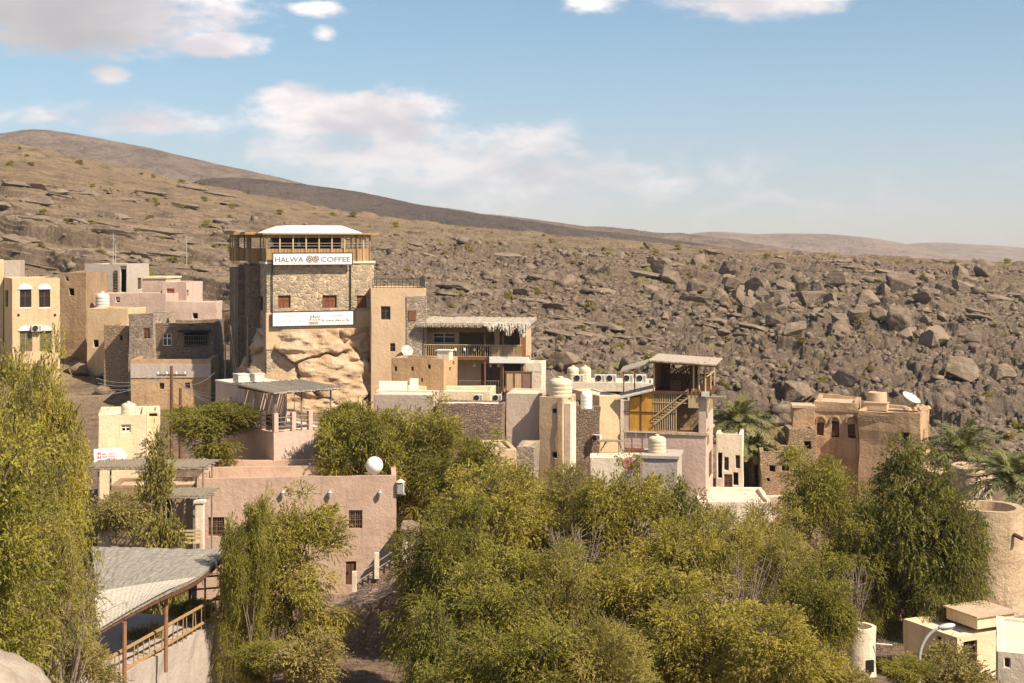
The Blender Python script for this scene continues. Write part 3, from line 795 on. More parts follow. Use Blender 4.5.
    # signs (hung on the wall: things of their own)
    def sign(name, label, x0, x1, y0, y1, out, fill):
        a, zt_ = H.hit('front', x0, y0); b_, zb_ = H.hit('front', x1, y1)
        zt_ = H.hit('front', (x0+x1)/2, y0)[1]; zb_ = H.hit('front', (x0+x1)/2, y1)[1]
        P = H.world((a, -out, zb_)); ww = b_-a; hh = zt_-zb_
        t = thing(name, label, 'sign', P, H.a)
        MB().box(0, 0, 0, ww, .1, hh).build('board', 'white_plastic', t)
        f = MB(); k = .07
        f.box(-k, -.03, -k, ww+k, .12, -.002); f.box(-k, -.03, hh+.002, ww+k, .12, hh+k); f.box(-k, -.03, -.002, -.002, .12, hh+.002); f.box(ww+.002, -.03, -.002, ww+k, .12, hh+.002)
        f.build('frame', 'black_metal', t)
        for q in (.15, .5, .85): MB().bar((ww*q, .1, hh*.5), (ww*q, out+.1, hh*.5), .04).build('bracket', 'black_metal', t)
        fill(t, ww, hh)
        return t
    rx = (R(90), 0, 0)
    def fill1(t, ww, hh):
        text_mesh('lettering', 'HALWA', hh*.62, 'sign_grey', t, (ww*.02, -.008, hh*.24), rx, ww*.36)
        text_mesh('lettering', 'COFFEE', hh*.62, 'sign_grey', t, (ww*.60, -.008, hh*.24), rx, ww*.38)
        for cx in (.455, .535):
            c = Vector((ww*cx, -.012, hh*.5)); e_ = MB(); r_ = hh*.3
            for k in range(16):
                a0 = 2*math.pi*k/16; e_.bar(c+Vector((math.cos(a0)*r_, 0, math.sin(a0)*r_)), c+Vector((math.cos(a0+.3927)*r_, 0, math.sin(a0+.3927)*r_)), .028, 4)
            for k in range(8):
                a0 = 2*math.pi*k/8; e_.bar(c+Vector((math.cos(a0)*r_*.25, 0, math.sin(a0)*r_*.25)), c+Vector((math.cos(a0)*r_*.85, 0, math.sin(a0)*r_*.85)), .04, 4)
            e_.build('emblem', 'sign_brown', t)
    def fill2(t, ww, hh):
        rnd = random.Random(5)
        def squig(x0, x1, z, amp, m, th):
            q = MB(); x = x0
            while x < x1:
                L = rnd.uniform(.10, .32); pts = [(x+L*i/4, -.012, z+amp*math.sin(i*1.7+x*9)*(.6+.4*rnd.random())) for i in range(5)]
                q.tube(pts, th, 4)
                if rnd.random() < .4: q.bar((x+L*.5, -.012, z), (x+L*.5, -.012, z+amp*2.6), th, 4)
                if rnd.random() < .5: q.bar((x+L*.3, -.012, z-amp*1.6), (x+L*.4, -.012, z-amp*1.6), th, 4)
                x += L+rnd.uniform(.04, .1)
            q.build('lettering', m, t)
        squig(ww*.60, ww*.95, hh*.33, .06, 'sign_brown', .028); squig(ww*.74, ww*.85, hh*.68, .05, 'sign_brown', .022)
        squig(ww*.05, ww*.34, hh*.34, .04, 'sign_grey', .014); squig(ww*.13, ww*.27, hh*.70, .03, 'sign_grey', .012)
        squig(ww*.46, ww*.56, hh*.62, .07, 'sign_brown', .035); squig(ww*.45, ww*.56, hh*.40, .06, 'sign_brown', .03)
        q = MB()
        for i in range(9): q.box(ww*.445+i*ww*.0135, -.012, hh*.06, ww*.445+i*ww*.0135+.06, 0, hh*.26)
        q.build('emblem', 'sign_brown', t)
    sign('sign_board', 'long white board reading HALWA COFFEE between two round emblems, under the pavilion', 271.8, 350, 253.3, 264.3, .62, fill1)
    sign('sign_board', 'long white board with small flowing script, hung below the shuttered stone windows', 271.8, 352, 311.5, 325, .4, fill2)
    # sign cables
    for x in (271.9, 350.2):
        a, z0 = H.hit('front', x, 312); _, z1 = H.hit('front', x, 262)
        MB().bar((a, -.12, z0), (a, -.12, z1), .05, 6).build('conduit', 'black_metal', o)
    return H
CH = coffee_house()

def outcrop():
    """the sandstone knoll under the coffee house"""
    H = CH
    t = None
    n, mrows = 210, 96
    ctr = H.world((5.0, 4.3, 0)); ztop = H.z0+H.hit('front', 320, 328.5)[1]; zbot = zrow(428, 112)
    TH, S = np.meshgrid(np.linspace(0, 2*math.pi, n), np.linspace(0, 1, mrows))
    ca, sa = np.cos(TH), np.sin(TH)
    e = 3.2
    rr = (np.abs(ca)**e+np.abs(sa)**e)**(-1/e)
    hx, hy = 5.7, 5.3
    spread = 1+.17*S**1.2
    lx = ca*rr*hx*spread; ly = sa*rr*hy*(1+.22*S**1.2)
    z = ztop+(zbot-ztop)*S
    q = TH*6.5
    # big rounded masses split by cracks
    big = fbm(lx/4+ly/3, z/3.2, 3, 4)
    hcell, ecell = blocks(lx/5.5+ly/4.5+.3*fbm(lx/3, z/2, 2, 3), z/3.4+.13*lx+.25*fbm(lx/2, z/2, 2, 1), 57)
    bulge = 1.0*big+.65*hcell-.55*(1-sstep(0, .07, ecell))+.30*fbm(lx/.8+ly/.8, z/.5, 4, 6)+.4*fbm(lx/2.2+ly, z/.7, 4, 16)+.25*ridged(lx/1.6+ly, z/1.1+.3*lx, 4, 26)+.5*S
    bulge = bulge*sstep(0, .1, S)-.3
    L = np.sqrt(ca**2+sa**2)
    lx = lx+ca*bulge; ly = ly+sa*bulge
    top = 1-sstep(0, .03, S)
    lx = lx*(1-.0*top)
    # close the top
    ring = np.stack([lx, ly, z], -1)
    cap = np.stack([lx[0]*0+0, ly[0]*0, z[0]*0+ztop], -1)[None]
    P = np.concatenate([cap, ring], 0)
    X = ctr.x+P[..., 0]*H.ux.x+P[..., 1]*H.uy.x; Y = ctr.y+P[..., 0]*H.ux.y+P[..., 1]*H.uy.y
    me = grid_mesh('rock_outcrop', np.stack([X, Y, P[..., 2]], -1))
    o = link_mesh('rock_outcrop', me, MATS['sandstone'])
    tag(o, 'big orange sandstone knoll split by cracks, carrying the coffee house', 'rock')
outcrop()

# plaster wing beside it
WG = House('house', 'orange plastered annex with a stone corner and roof railing, beside the coffee house', 'building', 371, 426, 119.2, 8, 288.5, zb=zrow(372, 119), depth=6, m='tan_plaster', roof='pale_roof', par=.25, seg=.8,
           front=[(381, 390.5, 306, 319.5, 'dark'), (390, 395, 344, 352, 'dark')])
x0 = WG.hit('front', 406, 300)[0]; zt = WG.hit('front', 406, 296)[1]
MB().box(x0, -.1, 0, WG.w+.06, WG.d*.9, zt).build('stone_corner', 'pale_stone', WG.o, .04, bevel=.05)
q = WG.hit('front', 412.5, 315)
MB().box(q[0]-.35, -.16, q[1]-.45, q[0]+.3, -.11, q[1]+.4).build('shutter', 'red_wood', WG.o)
rl = rail_bm((.15, .15, WG.h), (WG.w-.1, .15, WG.h), .8, 14, .022, 2); rl.build('railing', 'black_metal', WG.o)
rail_bm((WG.w-.1, .15, WG.h), (WG.w-.1, WG.d-.3, WG.h), .8, 8, .022, 2).build('railing', 'black_metal', WG.o)
p = WG.world(WG.local('front', 406.5, 356, .5)); dish((p.x, p.y, p.z-.2), R(20), 60, .5, 'small white satellite dish at the foot of the stone corner')

# small adobe block in front of it
AD = House('house', 'low brown adobe block with slit openings, in front of the railed annex', 'building', 391.6, 444, 112, -20, 357.5, zb=zrow(395, 112), depth=2.8, m='mud_plaster', par=.2,
           front=[(394.5, 397, 366, 371, 'hole'), (411, 413.5, 367, 371, 'hole'), (428, 431, 365, 369, 'hole'), (421, 423, 378, 382, 'hole')], right=[(449, 451, 367, 371, 'hole'), (452.5, 454.5, 361, 365, 'hole')])
p = AD.on_roof(438, .5); t = thing('roof_box', 'small white masonry box on the roof of the brown adobe block', 'box', p, R(-20))
MB().box(-.55, -.4, 0, .55, .4, .75).build('box_body', 'white_plaster', t, .02, bevel=.03); MB().box(-.62, -.47, .752, .62, .47, .83).build('box_lid', 'white_plaster', t)

# ------------------------------------------------------------------ thatched balcony house
def balcony_house():
    D = 119.5; yaw = -6
    H = House('balcony_house', 'two storey house with a thatched roof, railed balcony and rust coloured posts', 'building', 427, 526, D+2.6, yaw, 324, zb=zrow(398, D), depth=5, m='tan_plaster', roof='roof_mud', par=0, seg=1.0,
              front=[(433, 455, 333, 343.5, 'white'), (459, 494, 332, 353, 'hole'), (499, 520, 330, 353, 'hole'), (441, 458, 362, 384, 'hole'), (481, 500, 364, 386, 'wood'), (503, 521, 363, 386, 'dark')])
    o = H.o; w = H.w
    z = lambda py: H.hit('front', 475, py)[1]
    y0 = -2.5
    fz = z(355)
    MB().box(-.3, y0, fz-.22, w+.35, -.01, fz).build('balcony_floor', 'rust_wood', o)
    xs = H.hit('front', 493, 350)[0]
    MB().box(xs, y0-.12, fz-.45, w+.5, y0-.01, fz+.08).build('fascia', 'white_paint', o)
    MB().box(-.35, -2.3, z(398), .15, -.02, z(328)).build('side_wall', 'rose_plaster', o, .02)
    zr = z(326)
    for x in (.1, w*.62, w*.80, w*.99): MB().bar((x, y0+.1, z(398)), (x, y0+.1, zr), .075, 8).build('post', 'rust_wood', o)
    for k in range(3): MB().bar((w*1.0, y0+.3+k*.8, fz), (w*1.0, y0+.3+k*.8, zr), .06, 6).build('post', 'rust_wood', o)
    rail_bm((.15, y0+.05, fz), (xs, y0+.05, fz), 1.05, 30, .026).build('railing', 'pale_bamboo', o)
    rail_bm((xs, y0+.05, fz), (w*.99, y0+.05, fz), 1.05, 26, .024).build('railing', 'pale_bamboo', o)
    rail_bm((w*.99, y0+.05, fz), (w*.99, -.1, fz), 1.05, 14, .017).build('railing', 'pale_bamboo', o)
    MB().box(xs+.1, y0+.09, fz+.05, w*.98, y0+.11, fz+.95).build('reed_screen', 'pale_bamboo', o)
    g0 = z(392)
    rail_bm((.9, y0+.2, g0), (w*.78, y0+.2, g0), 1.2, 26, .018).build('railing', 'grey_wood', o)
    MB().box(-.3, y0-.1, z(400), w+.3, -.02, g0).build('ground_floor', 'concrete', o)
    # rough thatch roof: thick shaggy slab
    rnd = random.Random(3); b = MB(); nx, ny = 46, 12
    X0, X1, Y0, Y1 = -.35, w+.5, y0-.55, 4.6
    top = [[(X0+(X1-X0)*i/nx, Y0+(Y1-Y0)*j/ny, zr+.42+.12*(j/ny)+rnd.uniform(-.06, .06)) for i in range(nx+1)] for j in range(ny+1)]
    bot = [[(p[0], p[1], zr+.16+.1*(j/ny)-(.0 if j else rnd.uniform(0, .10))) for p in r] for j, r in enumerate(top)]
    for g_ in (top, bot):
        b.add([p for r in g_ for p in r], [(j*(nx+1)+i, j*(nx+1)+i+1, (j+1)*(nx+1)+i+1, (j+1)*(nx+1)+i) for j in range(ny) for i in range(nx)])
    for i in range(nx):
        b.quad(bot[0][i], bot[0][i+1], top[0][i+1], top[0][i]); b.quad(top[ny][i], top[ny][i+1], bot[ny][i+1], bot[ny][i])
    for j in range(ny): b.quad(bot[j+1][0], bot[j][0], top[j][0], top[j+1][0]); b.quad(bot[j][nx], bot[j+1][nx], top[j+1][nx], top[j][nx])
    for i in range(520):      # loose stems along the edge
        x = rnd.uniform(X0, X1); b.bar((x, Y0+rnd.uniform(0, .2), zr+rnd.uniform(.3, .5)), (x+rnd.uniform(-.15, .15), Y0-rnd.uniform(.03, .16), zr+rnd.uniform(.02, .3)), .016, 3)
    b.build('thatched_roof', 'thatch', o)
    b = MB()
    for cx, wd, dr in ((.70, .5, .55), (.86, 1.0, .9), (1.0, .6, 1.0)):
        for i in range(300):
            x = w*cx+rnd.gauss(0, wd*.4); yy = Y0+.05+rnd.uniform(-.3, .3); zz = zr+.5
            L = dr*rnd.uniform(.3, 1.1)*max(.2, 1-abs(x-w*cx)/wd)
            b.bar((x, yy, zz), (x+rnd.uniform(-.2, .2), yy-rnd.uniform(.1, .3), zz-.2-L), .03, 3)
    b.build('thatch_fringe', 'pale_thatch', o)
    MB().bar((.0, y0+.15, zr+.05), (w+.4, y0+.15, zr+.05), .08).bar((0, -.6, zr+.1), (w+.4, -.6, zr+.1), .08).build('roof_beam', 'rust_wood', o)
    MB().box(.2, -.35, z(332), w*.62, -.3, z(326)).build('valance', 'bamboo', o)
    for x in (.33, .42, .52): MB().lathe([(0, 0), (.09, .05), (.11, .16), (.05, .26), (0, .3)], 10, (w*x, y0+.02, fz+.5)).build('flower_pot', 'white_cloth', o)
    for x in (.5, .66, .74): MB().lathe([(0, .0), (.1, .04), (.12, .22), (.03, .3), (0, .55)], 10, (w*x, -1.2, z(366))).build('lantern', 'white_cloth', o)
    for x in (.45, .56, .70): MB().box(w*x, -1.6, fz, w*x+.7, -.9, fz+.75).box(w*x+.75, -1.5, fz, w*x+1.15, -1.1, fz+.45).build('table', 'brown_wood', o)
    return H
BH = balcony_house()
t = thing('gate_screen', 'rust framed timber gate screen below the thatched balcony', 'gate', at(505.5, 115.5, 392), R(-4))
b = MB(); W_ = 26.5/F*115.5
for x in (0, W_*.3, W_*.62, W_-.1): b.box(x, 0, 0, x+.1, .1, 1.6)
b.box(-.05, -.02, 1.6, W_+.05, .12, 1.7); b.box(0, .012, .0, W_, .09, .12); b.build('frame', 'rust_wood', t)
MB().box(W_*.64, .03, .1, W_-.1, .06, 1.6).build('panel', 'sign_brown', t); MB().box(.1, .03, .1, W_*.3, .06, 1.6).box(W_*.36, .03, .1, W_*.6, .06, 1.6).build('panel', 'pale_bamboo', t)

House('house', 'small white cube house at the end of the thatched balcony house', 'building', 526, 541.5, 117, -8, 363, zb=zrow(396, 117), depth=3, m='white_plaster', par=.15, front=[(534, 540, 372, 372.6, 'hole')])

# ================================================================== west cluster on the slope
def ac_on(H, f, px, py, label, out=.25, s=1.0):
    v = H.world(H.local(f, px, py, out)); O, U, L = H.M[f]
    ang = {'front': 0, 'right': R(90), 'left': R(-90)}[f]
    return ac_unit(v, H.a+ang, label, s)

House('house', 'plain beige block behind the ochre house, highest of the western edge', 'building', -30, 20, 142, 14, 261, zb=zrow(350, 142), depth=5, m='beige_render', par=.3)
House('house', 'bright yellow wall block beside the ochre house at the western edge', 'building', -60, 3.5, 131, 20, 260, zb=zrow(390, 131), depth=4, m='yellow_plaster', par=.3)
OC = House('house', 'ochre two storey house with white arched windows in pairs', 'building', 12, 60, 128, 27, 278.5, zb=zrow(400, 128), depth=6.5, m='ochre_plaster', roof='pale_roof', par=.5,
           front=[(19.6, 31, 289, 307.5, 'arch'), (38.8, 50, 289, 307.5, 'arch'), (19.6, 32, 331, 352, 'olive'), (39.5, 51, 331, 352, 'olive'), (33, 40, 364, 390, 'door')],
           left=[(5, 8, 290, 307, 'dark')])
for px in (19.6, 38.8):
    a, z = OC.hit('front', px, 331); ww = .6
    b = MB(); pts = [((.68)*math.cos(math.pi*i/10), .42*math.sin(math.pi*i/10)) for i in range(11)]
    b.add([(a+.55+p[0], -.06, z+.02+p[1]) for p in pts]+[(a+.55+p[0], .06, z+.02+p[1]) for p in pts], [tuple(range(11)), tuple(range(21, 10, -1))]+[(i, i+1, 12+i, 11+i) for i in range(10)]+[(10, 0, 11, 21)])
    b.build('arch', 'white_paint', OC.o)
for px in (18.5, 55): 
    a, z = OC.hit('front', px, 315); MB().lathe([(0, .05), (.1, .05), (.12, 0)], 12).build('vent', 'dark_cloth', OC.o, M=Matrix.Translation((a, -.01, z)) @ Matrix.Rotation(R(90), 4, 'X'))
ac_on(OC, 'front', 36, 332, 'air conditioner between the arches of the ochre house')

House('house', 'crumbling brown house with one small window, behind the ochre house', 'building', 60, 86, 139, -4, 273, zb=zrow(365, 139), depth=6, m='dark_mud', par=.4, wob=.12, front=[(69, 74, 288, 295, 'hole'), (66, 69, 277, 281, 'hole')])
A4 = House('house', 'grey rendered house with a lattice strip and green doorway, on the slope below strata', 'building', 84.5, 127, 149, -10, 264, zb=zrow(320, 149), depth=5.5, m='grey_plaster', roof='pale_roof', par=.3,
           front=[(120, 126, 266, 292, 'hole')], right=[(138, 142, 278, 289, 'wood')])
b = MB(); a, z0 = A4.hit('front', 116, 291); z1 = A4.hit('front', 116, 271)[1]
for k in range(7):
    zc = z0+(z1-z0)*(k+.5)/7; b.lathe([(.14, -.06), (.2, -.02), (.2, .02), (.14, .06), (.14, -.06)], 10, (0, 0, 0)) if False else None
    pts = [(a+.2*math.cos(q), -.05, zc+.2*math.sin(q)) for q in np.linspace(0, 2*math.pi, 11)]
    b.tube(pts, .05, 4)
b.build('lattice_strip', 'brown_wood', A4.o)
b = MB(); a, z0 = A4.hit('front', 104, 276.2); b.box(a-.9, -.03, z0, a+.5, -.002, z0+.12); b.box(a-1.3, -.03, z0, a-1.15, -.002, z0+.3); b.build('wall_plaque', 'sign_grey', A4.o)
p = A4.on_roof(92, .9); antenna((p.x, p.y, p.z), 3.6, 'thin roof mast above the west end of the grey house')
p = A4.on_roof(94.5, .9); antenna((p.x, p.y, p.z), 2.5, 'short roof mast next to the taller one on the grey house')
p = A4.on_roof(128, 1.3); antenna((p.x+3.3, p.y, p.z), 3.2, 'thin mast above the pale east end of the grey house')
House('house', 'small pink room with a pale roof edge, beside the grey house', 'building', 142, 166, 146, -8, 278.5, zb=zrow(320, 146), depth=4, m='rose_plaster', roof='cream_plaster', par=0)
House('house', 'pinkish house with a red double door, highest east of the grey house', 'building', 162, 186.5, 144, -12, 282, zb=zrow(325, 144), depth=4, m='rose_plaster', par=.25, front=[(166.5, 174, 288.5, 301, 'reddoor')], right=[(187, 189, 290, 296, 'hole')])
House('house', 'long salmon terrace wall house below the grey house', 'building', 80, 166, 141, -6, 293.5, zb=zrow(340, 141), depth=4.2, m='rose_plaster', roof='pale_roof', par=.5, front=[(115.5, 119.5, 297, 302, 'hole')])
p = at(102.5, 139.6, 308); water_tank(p, .68, 1.55, 'white steel water tank in a frame, in front of the grey house', 'white_metal')
House('garden_wall', 'low pinkish wall with a small square opening, behind the dark stone house', 'wall', 164, 217, 136, 2, 302, zb=zrow(350, 136), depth=3, m='rose_plaster', roof='pale_roof', par=.3, wob=.1, front=[(193, 198, 313, 318.5, 'hole'), (170, 174, 317, 322, 'hole')])
House('house', 'yellow plaster cube beneath the white steel tank', 'building', 86.5, 128, 133, -10, 308.5, zb=zrow(370, 133), depth=4, m='ochre_plaster', roof='pale_roof', par=.3, front=[(93, 98, 340, 347, 'hole')])
House('house', 'rough brown stone house below the yellow cube', 'building', 104, 128.5, 129, -6, 325.5, zb=zrow(410, 129), depth=5, m='mud_brick', par=.35, wob=.12, front=[(120, 122.5, 335, 340, 'hole')])
House('house', 'pale rubble stone tower house with one small window', 'building', 128, 154, 127, -9, 314, zb=zrow(410, 127), depth=5, m='pale_stone', par=.35, wob=.1, front=[(143, 150, 328, 337.5, 'grille')])
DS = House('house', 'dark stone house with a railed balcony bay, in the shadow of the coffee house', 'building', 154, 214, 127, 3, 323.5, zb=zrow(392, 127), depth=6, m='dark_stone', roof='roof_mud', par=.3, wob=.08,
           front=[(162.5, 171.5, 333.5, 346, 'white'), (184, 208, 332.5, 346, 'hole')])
a0, z0 = DS.hit('front', 184, 346); a1, _ = DS.hit('front', 208, 346)
rail_bm((a0, -.05, z0), (a1, -.05, z0), .95, 10, .02, 1).build('railing', 'grey_wood', DS.o)
b = MB().box(a0-.4, -1.0, DS.hit('front', 196, 331.5)[1], a1+.3, -.02, DS.hit('front', 196, 330)[1]); b.build('awning', 'dark_cloth', DS.o)
for px, y0 in ((171, 304), (196, 306)):
    pass
b2 = House('house', 'brown mud house with two dark square windows, behind the utility pole', 'building', 131, 211, 123, 4, 359.5, zb=zrow(425, 123), depth=4.5, m='mud_plaster', roof='roof_mud', par=.35, wob=.08,
           front=[(160, 164.5, 383, 389, 'dark'), (184.5, 189.5, 383, 389, 'dark')])
x1 = b2.w; zb_ = b2.hit('front', 170, 377.5)[1]
MB().box(.0, -.1, zb_, x1, -.004, b2.h-.4).build('upper_band', 'grey_plaster', b2.o, .02)

# white house with the pointed sign, left of the utility pole
WH = House('house', 'cream white house with a framed window, half hidden by the big tree', 'building', 98, 146, 92, 14, 415.5, zb=zrow(480, 92), depth=5, m='cream_plaster', roof='pale_roof', par=.25,
           front=[(121, 130.5, 425, 432, 'white')])
House('house', 'cream upper room with a hatch, behind the house with the pointed sign', 'building', 134, 160, 97, 14, 411.5, zb=zrow(450, 97), depth=3, m='cream_plaster', roof='pale_roof', par=.2, front=[(149, 157, 413.5, 416.5, 'dark')])
p = at(128.5, 94, 417); water_tank((p.x, p.y, p.z-.15), .5, 1.15, 'cream domed water tank on the house with the pointed sign')
P = WH.world(WH.local('front', 94, 463.5, .3)); t = thing('arrow_sign', 'white pointed arrow sign with pink lettering on the cream wall', 'sign', P, WH.a)
sw, sh = 33/F*92, 15/F*92
b = MB(); pts = [(0, 0), (sw*.8, 0), (sw, sh*.5), (sw*.8, sh), (0, sh)]
b.add([(x, 0, z) for x, z in pts]+[(x, .08, z) for x, z in pts], [tuple(range(5)), tuple(range(9, 4, -1))]+[(i, (i+1) % 5, 5+(i+1) % 5, 5+i) for i in range(5)]); b.build('board', 'white_plastic', t)
b = MB()
for x, z, w_, h_ in ((.1, .62, .12, .2), (.1, .35, .12, .2), (.24, .6, .12, .1), (.24, .42, .16, .1), (.43, .62, .14, .08), (.43, .46, .2, .07), (.43, .34, .28, .05), (.1, .18, .5, .05)): 
    for k in range(4): b.box(sw*(x+w_*k/4), -.01, sh*z, sw*(x+w_*(k+.7)/4), -.001, sh*(z+h_*(1 if k % 2 else .7)))
b.build('lettering', 'sign_pink', t)

# utility poles and wires
def pole(px, D, top, label, arms=True, lean=0):
    P = at(px, D); z0 = gz(P.x, P.y)-.4; z1 = zrow(top, D)
    t = thing('utility_pole', label, 'utility pole', (P.x, P.y, z0), 0, 'utility poles below the coffee house')
    MB().bar((0, 0, 0), (lean, 0, z1-z0), .16, 10, .11).build('post', 'pole_brown', t)
    if arms:
        MB().box(-1.1+lean, -.06, z1-z0-.75, 1.1+lean, .06, z1-z0-.6).build('crossarm', 'pole_brown', t)
        for x in (-1, -.35, .35, 1): MB().lathe([(0, 0), (.06, 0), (.07, .1), (.03, .18), (0, .2)], 8, (x+lean, 0, z1-z0-.6)).build('insulator', 'white_plastic', t)
    return Vector((P.x+lean, P.y, z1-.55))
p1 = pole(171.5, 104, 366, 'dark brown utility pole in front of the brown mud house')
p2 = pole(180.5, 109, 388, 'short thick brown pole stump beside the utility pole', False)
def wire(a, b_, sag, label):
    pts = [a.lerp(b_, i/14)-Vector((0, 0, sag*4*(i/14)*(1-i/14))) for i in range(15)]
    o = MB().tube(pts, .014, 4).build('power_line', 'grey_plastic'); tag(o, label, 'wire', 'wires strung from the utility pole')
LW = 'thin sagging wire strung from the utility pole'
for k, (px, D, py) in enumerate(((96, 90, 378), (98, 90, 383), (100, 90, 388), (60, 88, 396), (226, 98, 392), (232, 98, 398), (236, 98, 405), (240, 98, 411), (215, 122, 372))):
    wire(p1+Vector((-.6+.15*k, 0, .1-.1*k)), at(px, D, py), .5, LW)

# ------------------------------------------------------------------ house with the corner terrace and pergola roof
TH_ = House('terrace_house', 'pinkish tan house with a canopied corner terrace, left of the leafy vine', 'building', 274, 341, 92, 37, 433, zb=zrow(490, 92), depth=9.0, m='rose_plaster', roof='pale_roof', par=.12,
            front=[(290, 302, 467, 473.5, 'dark'), (317, 329.5, 465.5, 473, 'dark')], left=[(262, 266, 465, 471, 'dark')])
o = TH_.o; w, d, h = TH_.w, TH_.d, TH_.h
up = 2.65
b = MB().box(.05, 4.4, h-.1, w*.66, d-.05, h+up); b.build('upper_room', 'rose_plaster', o, .03, bevel=.05)
MB().box(.02, 4.36, h+up+.002, w*.66+.04, d-.02, h+up+.12).build('upper_roof', 'pale_roof', o)
for k in range(6): MB().bar((.3+k*.7, 4.34, h), (.3+k*.7+.02, 4.34, h+2.0), .03, 5).build('bamboo_pole', 'pale_bamboo', o)
pts = [(.15, .15), (.15, 3.0), (w*.42, .15), (w*.86, .15)]
for x, y in pts: MB().bar((x, y, h), (x, y, h+up-.1), .06, 7).build('post', 'grey_wood', o)
for x, y in ((.2, .2), (w*.3, .2), (w*.55, .2), (w*.8, .2), (w-.2, .2), (.2, 2.0), (.2, 4.0)): MB().box(x-.16, y-.16, h, x+.16, y+.16, h+1.25).build('pillar', 'rose_plaster', o, .01, bevel=.03)
b = MB()
for z in (.35, .65, .95): b.bar((.2, .1, h+z), (w-.2, .1, h+z), .035); b.bar((.1, .2, h+z), (.1, 4.2, h+z), .035)
b.build('railing', 'grey_wood', o)
b = MB(); rnd = random.Random(8)
for k in range(44):
    x = -.2+(w*.95+.2)*k/43; b.bar((x, -.55, h+up+rnd.uniform(.0, .06)), (x+rnd.uniform(-.1, .1), 5.2, h+up+.1+rnd.uniform(0, .05)), rnd.uniform(.05, .085), 5)
b.build('cane_roof', 'thatch', o)
MB().bar((-.5, -.1, h+up-.06), (w*.97, -.1, h+up-.06), .07).bar((-.1, -.5, h+up-.06), (-.1, 5, h+up-.06), .07).build('roof_beam', 'brown_wood', o)
MB().box(1.2, 3.0, h, 2.0, 3.6, h+.75).build('table', 'brown_wood', o)
for px, lab in ((266, 'larger white box on the canopied terrace roof'), (275, 'smaller white box beside the larger one on the canopied terrace roof')):
    v = TH_.world((1.3 if px == 275 else .3, 5.0 if px == 275 else 5.4, h+up+.25)); t = thing('roof_box', lab, 'box', v, TH_.a); s_ = .42 if px == 266 else .36
    MB().box(-s_, -s_, 0, s_, s_, .5).build('box_body', 'white_metal', t, bevel=.02); MB().box(-s_-.03, -s_-.03, .502, s_+.03, s_+.03, .56).build('box_lid', 'white_metal', t)

# ------------------------------------------------------------------ long pink house
PK = House('house', 'long pink plastered house with a white ball dish on its roof', 'building', 197, 396, 85, 5, 478.5, zb=zrow(640, 85), depth=7, m='pink_plaster', roof='roof_mud', par=.55, seg=.8,
           front=[(208, 224, 517, 536, 'grille'), (254, 270, 515.5, 526.5, 'grille'), (301, 315.5, 513, 525.5, 'grille'), (348.5, 362, 511, 529, 'grille'), (346, 356, 562, 586, 'door')])
for px in (283, 330, 380):
    v = PK.local('front', px, 493, 0); lm = MB().lathe([(0, -.25), (.09, -.22), (.13, 0), (.15, .06), (.05, .16), (0, .18)], 10, (v.x, v.y-.16, v.z)).build('wall_lamp', 'grey_metal', PK.o)
    MB().box(v.x-.04, v.y-.16, v.z+.1, v.x+.04, v.y, v.z+.2).build('bracket', 'grey_metal', lm)
MB().box(.5, 3.2, PK.h-.55, PK.w*.7, 3.5, PK.h+.15).build('roof_wall', 'pink_plaster', PK.o, .03)
p = PK.on_roof(374, .22)
t = thing('ball_dish', 'round white ball shaped dish standing on the pink house roof', 'satellite dish', p, 0)
MB().lathe([(.55*math.sin(math.pi*i/16), .95-.55*math.cos(math.pi*i/16)) for i in range(17)], 28).build('radome', 'white_plastic', t, smooth=True)
MB().bar((0, 0, 0), (0, 0, .45), .09, 10, .16).build('mast', 'grey_metal', t)
v = PK.world(PK.local('front', 400.5, 495, .0)); t = thing('lantern_box', 'white slatted lantern box on a bracket at the corner of the pink house', 'lantern', v, 0)
MB().box(-.22, -.2, .1, .22, .2, .8).build('casing', 'white_metal', t, bevel=.02)
for k in range(4): MB().box(-.18+.1*k, -.215, .16, -.12+.1*k, -.2, .74).build('slat', 'grey_plastic', t)
MB().box(-.6, .0, 0, .3, .08, .1).build('bracket', 'grey_metal', t); MB().lathe([(.3, .802), (.1, .95), (0, 1.0)], 12).build('cap', 'white_metal', t)
# steps and posts by the pink house
t = thing('stone_stairs', 'stone stairs with white posts rising along the pink house', 'stairs', at(352, 81, 592), R(4))
b = MB()
for k in range(11): b.box(k*.32, 0, -1.5, k*.32+.34, 1.6, .05+k*.19)
b.build('steps', 'rubble_stone', t, .05)
for k, hh in ((0, 1.2), (4, 1.5), (9, 1.3)): MB().box(k*.32+.0, -.22, k*.19, k*.32+.28, .06, k*.19+hh).build('post', 'white_plaster', t, .01, bevel=.02)
MB().bar((.15, -.1, .9), (3.1, -.1, 2.8), .03).bar((.15, -.1, .5), (3.1, -.1, 2.4), .03).build('handrail', 'grey_metal', t)
